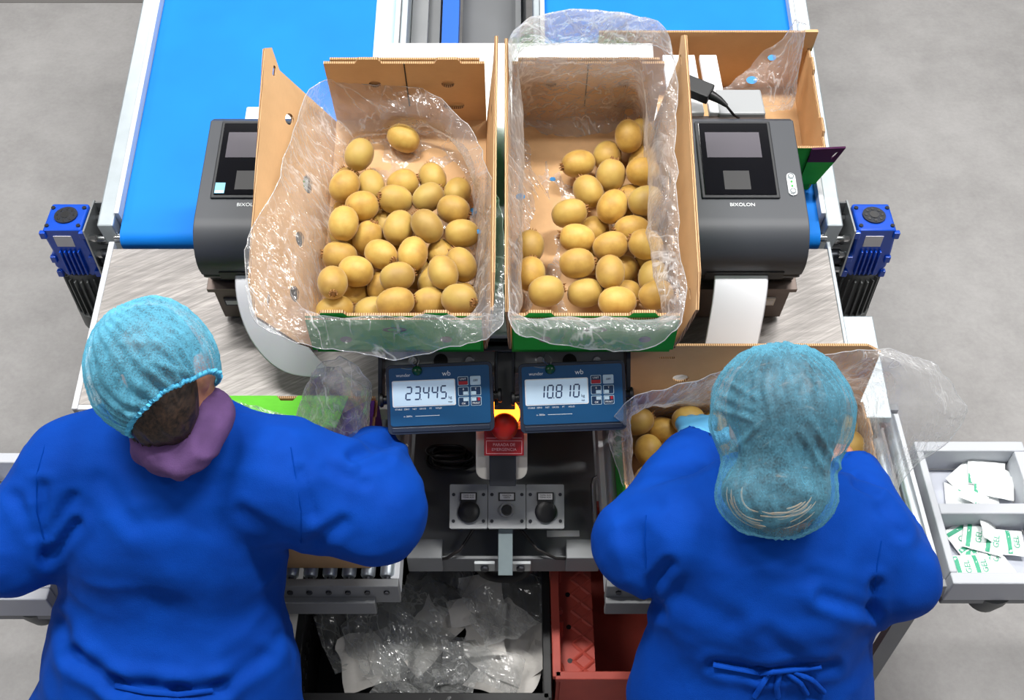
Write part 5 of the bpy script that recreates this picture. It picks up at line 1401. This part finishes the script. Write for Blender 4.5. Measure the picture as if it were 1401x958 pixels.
def add_head(f, c, R, Fv, U):
    A = np.stack([R, Fv, U], 1)
    def q(x, y, z): return c + R * x + Fv * y + U * z
    f.ell(q(0, -0.008, 0.022), (0.075, 0.094, 0.088), A); f.ell(q(0, 0.022, -0.030), (0.060, 0.068, 0.078), A, 0.03)
    f.cone(q(0, 0.055, -0.085), q(0, 0.03, -0.07), 0.022, 0.04, 0.03)
    f.cone(q(0, 0.088, 0.005), q(0, 0.104, -0.030), 0.009, 0.014, 0.012)
    for s in (-1, 1):
        f.ell(q(s * 0.074, -0.004, -0.012), (0.010, 0.020, 0.031), A, 0.008); f.ell(q(s * 0.081, -0.008, -0.010), (0.006, 0.014, 0.024), A, 0.006)
        f.ell(q(s * 0.031, 0.088, 0.012), (0.014, 0.010, 0.010), A, 0.01, 's'); f.ell(q(s * 0.036, 0.070, -0.022), (0.024, 0.022, 0.018), A, 0.02)
    f.ell(q(0, 0.088, -0.060), (0.026, 0.010, 0.009), A, 0.008)
    f.cone(q(-0.02, 0.096, -0.0605), q(0.02, 0.096, -0.0605), 0.0022, 0.0022, 0.003, op='s')
    return q
def person(label, S):
    C0, C1, LS, RS, LE, RE, LW, RW, HC = [v3(S[k]) for k in ('C0', 'C1', 'LS', 'RS', 'LE', 'RE', 'LW', 'RW', 'HC')]
    nb = C1 - C0; nb = np.array([0, -nb[2], nb[1]]); nb /= np.linalg.norm(nb)
    R, Fv, U = frame(S['up'], S['fwd'])
    feet = [np.array([C0[0] + s * 0.09, C0[1] - 0.03, 0.0]) for s in (-1, 1)]; hip = [np.array([C0[0] + s * 0.10, C0[1] + 0.02, C0[2] - 0.05]) for s in (-1, 1)]
    # --- body, one continuous surface
    pts = np.array([C0, C1, LS, RS, LE, RE, LW, RW, HC] + feet); lo = pts.min(0) - 0.26; hi = pts.max(0) + 0.24; lo[2] = -0.03
    f = Field(lo, hi, 0.0075)
    q = add_head(f, HC, R, Fv, U)
    nk = HC - U * 0.07 - Fv * 0.03; nbase = C1 * 0.35 + (LS + RS) * 0.325
    f.cone(nk + U * 0.02, nbase, 0.052, 0.056, 0.03)
    f.cone(C0, C1, 0.150, 0.145, 0.05, nb, 1.5); f.cone(LS, RS, 0.052, 0.052, 0.05); f.cone(nbase, C1, 0.055, 0.09, 0.05)
    for s, e, w_ in ((LS, LE, LW), (RS, RE, RW)):
        f.cone(s, e, 0.050, 0.042, 0.03); f.cone(e, w_, 0.042, 0.028, 0.02)
    for sd, w_, e in ((1, LW, LE), (-1, RW, RE)):
        dv = w_ - e; dv = dv / np.linalg.norm(dv) + np.array(S.get('hd', (0, 0.25, -0.45))); hand(f, w_, dv, np.array([sd, 0.3, 0.1]), 0.55)
    for h_, ft in zip(hip, feet):
        kn = (h_ + ft) / 2 + np.array([0, 0.02, 0.03]); an = ft + np.array([0, 0, 0.09])
        f.cone(C0 + np.array([0, 0.02, 0]), h_ + np.array([0, 0.02, 0]), 0.09, 0.085, 0.05); f.cone(h_ + np.array([0, 0.02, 0]), kn, 0.085, 0.060, 0.03); f.cone(kn, an, 0.060, 0.042, 0.02); f.cone(an, ft + np.array([0, 0.12, 0.04]), 0.042, 0.036, 0.03)
    f.plane(np.array([0, 0, 0.002]), np.array([0, 0, -1.0]))
    V, Fs = f.mesh(1)
    base = Matrix.Translation((C0[0], C0[1], 0)); V = V - np.array([C0[0], C0[1], 0])
    me = bpy.data.meshes.new('person'); me.from_pydata(V.tolist(), [], Fs.tolist()); me.materials.append(MAT['skin']); me.polygons.foreach_set('use_smooth', [True] * len(me.polygons))
    root = obj('person', me, None, M=base); tag(root, label, 'person', 'packing line workers')
    # eyes and lips
    for s in (-1, 1):
        b = MB(); b.lathe([(0.001, -0.0105)] + [(0.011 * math.cos(t), 0.011 * math.sin(t)) for t in np.linspace(-1.3, 1.3, 9)] + [(0.001, 0.0105)], 14, M=Matrix.Translation(tuple(q(s * 0.031, 0.078, 0.012)))); e_ = b.build('eye', 'eye_white', root, world=True, smooth=180)
        b = MB(); c_ = q(s * 0.031, 0.0885, 0.011); b.cyl(tuple(c_), tuple(c_ + Fv * 0.0012), 0.0052, seg=14); b.build('iris', 'iris', e_, world=True)
    # --- trousers and shoes
    f = Field(np.array([C0[0] - 0.3, C0[1] - 0.25, 0]), np.array([C0[0] + 0.3, C0[1] + 0.35, C0[2] + 0.1]), 0.012)
    for h_, ft in zip(hip, feet):
        kn = (h_ + ft) / 2 + np.array([0, 0.02, 0.03]); f.cone(C0 + np.array([0, 0.03, 0]), h_ + np.array([0, 0.02, 0]), 0.10, 0.098, 0.05); f.cone(h_ + np.array([0, 0.02, 0]), kn, 0.102, 0.080, 0.02); f.cone(kn, ft + np.array([0, 0, 0.07]), 0.082, 0.07, 0.02)
    V, Fs = f.mesh(1); np_obj('trousers', V, Fs, 'trousers', root)
    for ft in feet:
        f = Field(ft + np.array([-0.08, -0.12, -0.02]), ft + np.array([0.08, 0.22, 0.15]), 0.008)
        f.cone(ft + np.array([0, -0.02, 0.045]), ft + np.array([0, 0.13, 0.035]), 0.052, 0.046, 0.02); f.cone(ft + np.array([0, -0.01, 0.05]), ft + np.array([0, -0.01, 0.10]), 0.052, 0.05, 0.02)
        f.plane(ft + np.array([0, 0, 0.002]), np.array([0, 0, -1.0])); V, Fs = f.mesh(1); np_obj('shoe', V, Fs, 'shoe', root)
    # --- coat
    SK0, SK1 = v3(S['SK0']), v3(S['SK1'])
    pts = np.array([C0, C1, LS, RS, LE, RE, LW, RW, SK1]); f = Field(pts.min(0) - 0.33, pts.max(0) + 0.2, 0.0072)
    a0, a1 = S.get('tr', (0.195, 0.19))
    f.cone(C0, C1, a0, a1, 0.06, nb, 1.55); f.cone(LS, RS, 0.078, 0.078, 0.07); f.cone(nbase, C1, 0.092, 0.12, 0.06)
    f.cone(SK0, SK1, S['sr'][0], S['sr'][1], 0.04, nb, 1.4)
    f.ell(C1 * 0.75 + C0 * 0.25 + nb * 0.03, (0.17, 0.12, 0.15), None, 0.06)
    rs = S['arm']
    for k, (s, e, w_) in enumerate(((LS, LE, LW), (RS, RE, RW))):
        r0, r1, r2 = rs[k]
        f.cone(s, e, r0, r1, 0.035); f.cone(e, w_, r1, r2, 0.02)
        d = (w_ - e) / np.linalg.norm(w_ - e); f.cone(w_ - d * 0.01, w_ + d * 0.10, r2 * 0.80, r2 * 0.80, 0.004, op='s')
    if 'scarf' not in S: f.cone(nbase + (nk - nbase) * 0.45, nk + U * 0.03, 0.066, 0.075, 0.01, op='s')
    V, Fs = f.mesh(3); N = normals(V, Fs); Q = px_of(V)
    Wp = V + 0.05 * np.stack([fnoise(V, 5, 2, S['seed'] + 20 + k) for k in range(3)], -1)
    d = 0.012 * fnoise(V, 5.5, 2, S['seed']) + 0.020 * (0.13 - np.abs(fnoise(Wp @ np.array([[1, .5, .2], [-.3, .5, .3], [.2, -.3, .5]]), 10, 1, S['seed'] + 9))) + 0.010 * (0.13 - np.abs(fnoise(Wp * np.array([.5, 1, 1]), 21, 1, S['seed'] + 5))) + 0.002 * fnoise(V, 30, 2, S['seed'] + 3)
    vis = (N @ np.array([0, -CP, SP])) > -0.2
    for (x0, y0, x1, y1, wd, am) in S['folds']:
        sd = seg_dist(Q[:, :2], (x0, y0), (x1, y1)); dn = np.array([-(y1 - y0), x1 - x0], float); dn /= np.linalg.norm(dn)
        off = (Q[:, :2] - np.array([x0, y0])) @ dn
        wd = wd * 1.35; am = am * 0.8
        g = np.exp(-(sd / wd) ** 2) * am - np.exp(-((sd - 1.9 * wd) / wd) ** 2) * am * 0.5
        d = d + np.where(vis, g, 0)
    V = relax_mesh(V + N * d[:, None], Fs, 1)
    coat = np_obj('coat', V, Fs, 'coat', root); coat['label'] = 'royal blue long-sleeved work coat'
    # stitched seams lying on the cloth
    QV = px_of(V)
    def on_coat(px, py):
        r = np.hypot(QV[:, 0] - px, QV[:, 1] - py); c = np.where(r < 9)[0]
        if len(c) == 0: c = np.array([np.argmin(r)])
        D = QV[c, 2]; k = c[D < D.min() + 0.02]; return P(px, py, float(QV[k, 2].mean()) - 0.0008)
    for path in S['seams']:
        pp = []
        for (x0, y0), (x1, y1) in zip(path[:-1], path[1:]):
            for t in np.linspace(0, 1, 7)[:-1]: pp.append(on_coat(x0 + (x1 - x0) * t, y0 + (y1 - y0) * t))
        b = MB(); b.tube(pp, 0.001, 6); b.build('seam', 'seam', coat, world=True, smooth=60)
    for path in S['ties']:
        pp = []
        for (x0, y0), (x1, y1) in zip(path[:-1], path[1:]):
            for t in np.linspace(0, 1, 7)[:-1]: pp.append(on_coat(x0 + (x1 - x0) * t, y0 + (y1 - y0) * t) + Vector((0, -0.002, 0.003)))
        b = MB(); b.tube(pp, [0.005] * len(pp), 6); b.build('waist_tie', 'coat', root, world=True, smooth=60)
    # --- hair
    A = np.stack([R, Fv, U], 1)
    f = Field(HC - 0.2, HC + 0.2, 0.005)
    f.ell(q(0, -0.020, 0.026), S.get('hr', (0.083, 0.094, 0.094)), A); f.ell(q(*S.get('nape', (0, -0.055, -0.035))), (0.066, 0.050, 0.065), A, 0.03)
    if 'bun' in S: f.ell(v3(S['bun'][0]), S['bun'][1], None, 0.04)
    f.plane(q(0, 0.045, 0.03), Fv * 0.85 - U * 0.5); 
    V, Fs = f.mesh(1); V = V + normals(V, Fs) * (0.006 * fnoise(np.stack([(V - HC) @ R * 90, (V - HC) @ Fv * 60, (V - HC) @ U * 9], -1), 1.0, 2))[:, None]; np_obj('hair', V, Fs, S['hair'], root)
    for (pts_, r_) in S.get('strands', ()):
        b = MB(); b.tube([P(*p_) for p_ in pts_], [r_ * (0.5 if k_ in (0, len(pts_) - 1) else 1.0) for k_ in range(len(pts_))], 8); b.build('hair_strand', 'hair_blond', root, world=True, smooth=60)
    if 'scarf' in S:
        rh = random.Random(8)
        for k_ in range(34):
            a_ = rh.uniform(-1.2, 0.8); st_ = q(0.068 * math.sin(a_), -0.02 - 0.075 * math.cos(a_), -0.02); pth = [Vector(st_ + (np.array([rh.uniform(-.004, .004), 0, 0]) - U * 0.020 * m_ + Fv * 0.006 * m_)) for m_ in range(5)]
            b = MB(); b.tube(pth, [.0022, .0026, .0024, .0016, .0006], 5); b.build('hair_lock', 'hair', root, world=True, smooth=60)
    # --- hair net
    f = Field(v3(S['net'][0][0]) - 0.26, v3(S['net'][0][0]) + 0.26, 0.0045)
    for i, (c, r) in enumerate(S['net']): f.ell(v3(c), r, np.stack([np.array([1, 0, 0]), np.array([0, SP, CP]), np.array([0, -CP, SP])], 1), 0.05)
    if 'cut' in S: f.plane(v3(S['cut'][0]), np.array(S['cut'][1]) / np.linalg.norm(S['cut'][1]))
    V, Fs = f.mesh(2)
    if 'cut' in S:
        cn = np.array(S['cut'][1]) / np.linalg.norm(S['cut'][1]); e = (V - v3(S['cut'][0])) @ cn
        NF = np.cross(V[Fs[:, 2]] - V[Fs[:, 0]], V[Fs[:, 3]] - V[Fs[:, 1]]); NF /= np.maximum(np.linalg.norm(NF, axis=1), 1e-12)[:, None]
        Fs = Fs[~(((NF @ cn) > 0.8) & (e[Fs].mean(1) > -0.006))]
    N = normals(V, Fs); pc = v3(S['pleat'][0]); pa = np.array(S['pleat'][1]); pa /= np.linalg.norm(pa)
    rel = V - pc; ax1 = np.cross(pa, [0.3, 0.2, 1.0]); ax1 /= np.linalg.norm(ax1); ax2 = np.cross(pa, ax1)
    ph = np.arctan2(rel @ ax2, rel @ ax1); hgt = np.clip((rel @ pa) / 0.1, -1.2, 1.2)
    ampl = 0.0018 + 0.0022 * np.clip(hgt * S['pleat'][2], 0, 1)
    d = ampl * np.sin(34 * ph + 14 * fnoise(V, 8, 2)) + 0.011 * (0.12 - np.abs(fnoise(V, 15, 2, S['seed']))) + 0.002 * fnoise(V, 60, 2)
    if 'netfolds' in S:
        Qn = px_of(V)
        for (x0, y0, x1, y1, wd, am) in S['netfolds']: d = d + np.where((N @ np.array([0, -CP, SP])) > 0, am * np.exp(-(seg_dist(Qn[:, :2], (x0, y0), (x1, y1)) / wd) ** 2), 0)
    V = V + N * d[:, None]
    net = np_obj('hair_net', V, Fs, S['netmat'], root); net['label'] = 'translucent light blue gathered hair net'
    if 'cut' in S:
        es = {}
        for fa in Fs.tolist():
            for k in range(4):
                ed = tuple(sorted((fa[k], fa[(k + 1) % 4]))); es[ed] = es.get(ed, 0) + 1
        bv = sorted({i for ed, n_ in es.items() if n_ == 1 for i in ed})
        if bv:
            B = V[bv]; c = B.mean(0); x1 = np.cross(cn, [0, 0, 1.0]); x1 /= np.linalg.norm(x1); x2 = np.cross(cn, x1); an = np.arctan2((B - c) @ x2, (B - c) @ x1)
            bins = np.linspace(-math.pi, math.pi, 61); loop = []
            for a_, b_ in zip(bins[:-1], bins[1:]):
                m = (an >= a_) & (an < b_)
                if m.any(): loop.append(B[m].mean(0))
            loop = np.array(loop); path = []
            for i in range(len(loop)):
                for t in (0, .33, .66):
                    p = loop[i] * (1 - t) + loop[(i + 1) % len(loop)] * t; path.append(p + (p - c) / np.linalg.norm(p - c) * (0.0025 * ((len(path) % 2) * 2 - 1)))
            b = MB(); b.tube([Vector(p) for p in path], 0.0036, 6, closed=True); b.build('elastic_band', 'net_band', net, world=True, smooth=60)
    # --- scarf
    if 'scarf' in S:
        c, axis, r, th = S['scarf']; c = v3(c); s1, s2, s3 = frame(axis, S['fwd'])
        f = Field(c - 0.2, c + 0.2, 0.006); n_ = 22
        ring = [c + (s1 * math.cos(t) * r[0] + s2 * math.sin(t) * r[1]) + s3 * 0.012 * math.sin(2 * t + 1) for t in np.linspace(0, 2 * math.pi, n_ + 1)]
        for i in range(n_):
            f.cone(ring[i], ring[i + 1], th, th, 0.02); f.cone(ring[i] + s3 * 0.020 + (ring[i] - c) * -.12, ring[i + 1] + s3 * 0.020 + (ring[i + 1] - c) * -.12, th * .75, th * .75, 0.015)
        V, Fs = f.mesh(2); V = V + normals(V, Fs) * (0.022 * (0.14 - np.abs(fnoise(V @ np.array([[1, .2, .1], [0, .5, 0], [.3, .2, 1]]), 20, 2, 4.0))))[:, None]; np_obj('scarf', V, Fs, 'scarf', root)
    # --- gloves
    for sd, w_, e, nm in ((1, LW, LE, 'gl'), (-1, RW, RE, 'gr')):
        if nm not in S: continue
        f = Field(w_ - 0.2, w_ + 0.2, 0.0045); dv = w_ - e; dd = dv / np.linalg.norm(dv); hand(f, w_, dd + np.array(S.get('hd', (0, 0.25, -0.45))), np.array([sd, 0.3, 0.1]), 0.55)
        f.cone(w_ - dd * S[nm], w_ + dd * 0.02, 0.038, 0.030, 0.015); f.a -= 0.0022
        V, Fs = f.mesh(1); V = V + normals(V, Fs) * (0.0016 * fnoise(V, 45, 2))[:, None]; g = np_obj('glove', V, Fs, 'glove', root); g['label'] = 'light blue disposable glove'
    return root
A = dict(C0=P(232, 925, 2.03), C1=P(240, 665, 1.95), LS=P(100, 645, 1.91), RS=P(388, 656, 1.91), LE=P(18, 752, 1.90), RE=P(512, 696, 1.94),
         LW=P(60, 668, 2.12), RW=P(508, 628, 2.12), HC=P(221, 512, 1.778), up=(-0.30, 0.72, 0.85), fwd=(0.20, 0.86, -0.50),
         SK0=P(230, 930, 2.04), SK1=P(228, 1080, 2.12), sr=(0.235, 0.31), tr=(0.21, 0.19), arm=((0.085, 0.082, 0.058), (0.112, 0.095, 0.064)), seed=1.3,
         folds=[(64, 770, 103, 718, 6, -.012), (68, 731, 100, 680, 5, -.008), (58, 667, 60, 760, 6, -.010), (411, 646, 428, 705, 5, -.007), (484, 624, 538, 606, 6, -.014), (495, 640, 530, 628, 5, -.009),
                (98, 898, 158, 937, 8, -.016), (158, 937, 245, 948, 8, -.016), (300, 941, 362, 898, 7, -.010), (137, 658, 184, 718, 9, -.006), (430, 740, 470, 715, 6, -.007), (330, 700, 395, 740, 7, -.006),
                (80, 850, 100, 895, 7, -.010), (320, 905, 400, 860, 9, -.006), (450, 640, 500, 660, 6, -.006), (20, 680, 45, 730, 6, -.007), (245, 948, 300, 941, 8, -.014)],
         seams=[[(398, 612), (404, 650), (412, 700), (412, 752)], [(62, 607), (50, 650), (50, 700), (62, 745)]], ties=[[(160, 938), (200, 946), (245, 950), (300, 944)]],
         hair='hair', bun=(P(200, 500, 1.785), (0.080, 0.080, 0.080)), hr=(0.077, 0.084, 0.088), nape=(0.006, -0.046, -0.045), net=[(P(206, 495, 1.755), (0.096, 0.104, 0.102)), (P(214, 520, 1.765), (0.086, 0.084, 0.106))], netmat='net', cut=(P(226, 545, 1.68), (0.60, -0.66, -0.42)), pleat=(P(206, 496, 1.755), (0.60, -0.66, -0.42), 1.0),
         netfolds=[(185, 490, 268, 515, 5, .005), (200, 500, 250, 545, 5, .004), (178, 570, 160, 515, 4, .004), (180, 568, 190, 525, 4, .004), (185, 565, 215, 540, 4, .003), (150, 470, 215, 470, 6, .003)],
         scarf=(P(252, 592, 1.81), (-0.30, 0.30, 0.85), (0.066, 0.072), 0.020))
person('worker in blue coat and purple scarf, arms spread over the left rollers', A)
def pouch_strand(t0, t1, k, r, wob):
    out = []
    for t in np.linspace(math.radians(t0), math.radians(t1), 9):
        dx, dy = (0.84 - 0.09 * k) * math.cos(t), (0.84 - 0.13 * k) * math.sin(t) + wob * math.sin(3 * t)
        out.append((1062 + dx * 82, 676 + dy * 62, 1.735 - 0.054 * math.sqrt(max(0.02, 1 - dx * dx - dy * dy))))
    return (out, r)
rs_ = random.Random(4)
STR = [pouch_strand(rs_.uniform(5, 60), rs_.uniform(65, 120), rs_.uniform(0, 4), rs_.uniform(.0008, .0018), rs_.uniform(-.05, .05)) for _ in range(9)] + [pouch_strand(rs_.uniform(100, 130), rs_.uniform(150, 200), rs_.uniform(0, 3), rs_.uniform(.0008, .0018), rs_.uniform(-.05, .05)) for _ in range(7)]
B = dict(C0=P(1024, 960, 2.02), C1=P(1052, 755, 1.93), LS=P(930, 728, 1.90), RS=P(1178, 735, 1.90), LE=P(872, 747, 1.93), RE=P(1222, 782, 1.92),
         hd=(-0.25, 0.5, -0.2), LW=P(950, 618, 2.11), RW=P(1168, 652, 2.13), HC=P(1070, 575, 1.80), up=(0.0, 0.70, 0.75), fwd=(0.05, 0.75, -0.62),
         SK0=P(1024, 965, 2.04), SK1=P(1024, 1090, 2.12), sr=(0.225, 0.28), tr=(0.21, 0.187), arm=((0.080, 0.076, 0.052), (0.080, 0.078, 0.054)), seed=6.1,
         folds=[(893, 799, 916, 772, 6, -.012), (895, 815, 908, 840, 6, -.008), (1125, 816, 1190, 836, 7, -.012), (1198, 800, 1196, 838, 6, -.012), (1171, 660, 1196, 673, 5, -.010), (975, 909, 1040, 922, 6, -.010),
                (1040, 922, 1140, 912, 6, -.010), (1110, 790, 1185, 815, 8, -.006), (935, 815, 1000, 850, 10, -.005), (1205, 690, 1235, 730, 6, -.006), (850, 700, 900, 690, 7, -.005), (1050, 870, 1090, 900, 8, -.005)],
         seams=[[(884, 705), (882, 740), (884, 785)], [(1206, 740), (1200, 775), (1196, 815)]],
         ties=[[(975, 909), (1040, 921), (1140, 911)], [(1052, 921), (1040, 940), (1030, 956)], [(1066, 921), (1062, 940), (1064, 956)], [(1075, 920), (1095, 935), (1105, 952)], [(1085, 919), (1110, 930), (1130, 950)]],
         hair='hair2', bun=(P(1062, 672, 1.76), (0.085, 0.060, 0.055)), net=[(P(1069, 566, 1.775), (0.116, 0.112, 0.105)), (P(1062, 676, 1.735), (0.096, 0.072, 0.070))], netmat='net2',
         pleat=(P(1069, 566, 1.775), (0, SP, CP), 1.0), gl=0.055,
         hr=(0.092, 0.096, 0.096), strands=STR,
         netfolds=[(1000, 620, 1035, 585, 4, .005), (1095, 590, 1125, 640, 4, .006), (1110, 575, 1145, 640, 4, .006), (985, 540, 1030, 560, 4, .004), (985, 560, 1030, 575, 4, .004), (990, 520, 1035, 545, 4, .004), (1075, 465, 1078, 520, 4, .003), (1100, 467, 1110, 520, 4, .003)])
person('worker in blue coat and loose hair net packing with a blue glove', B)
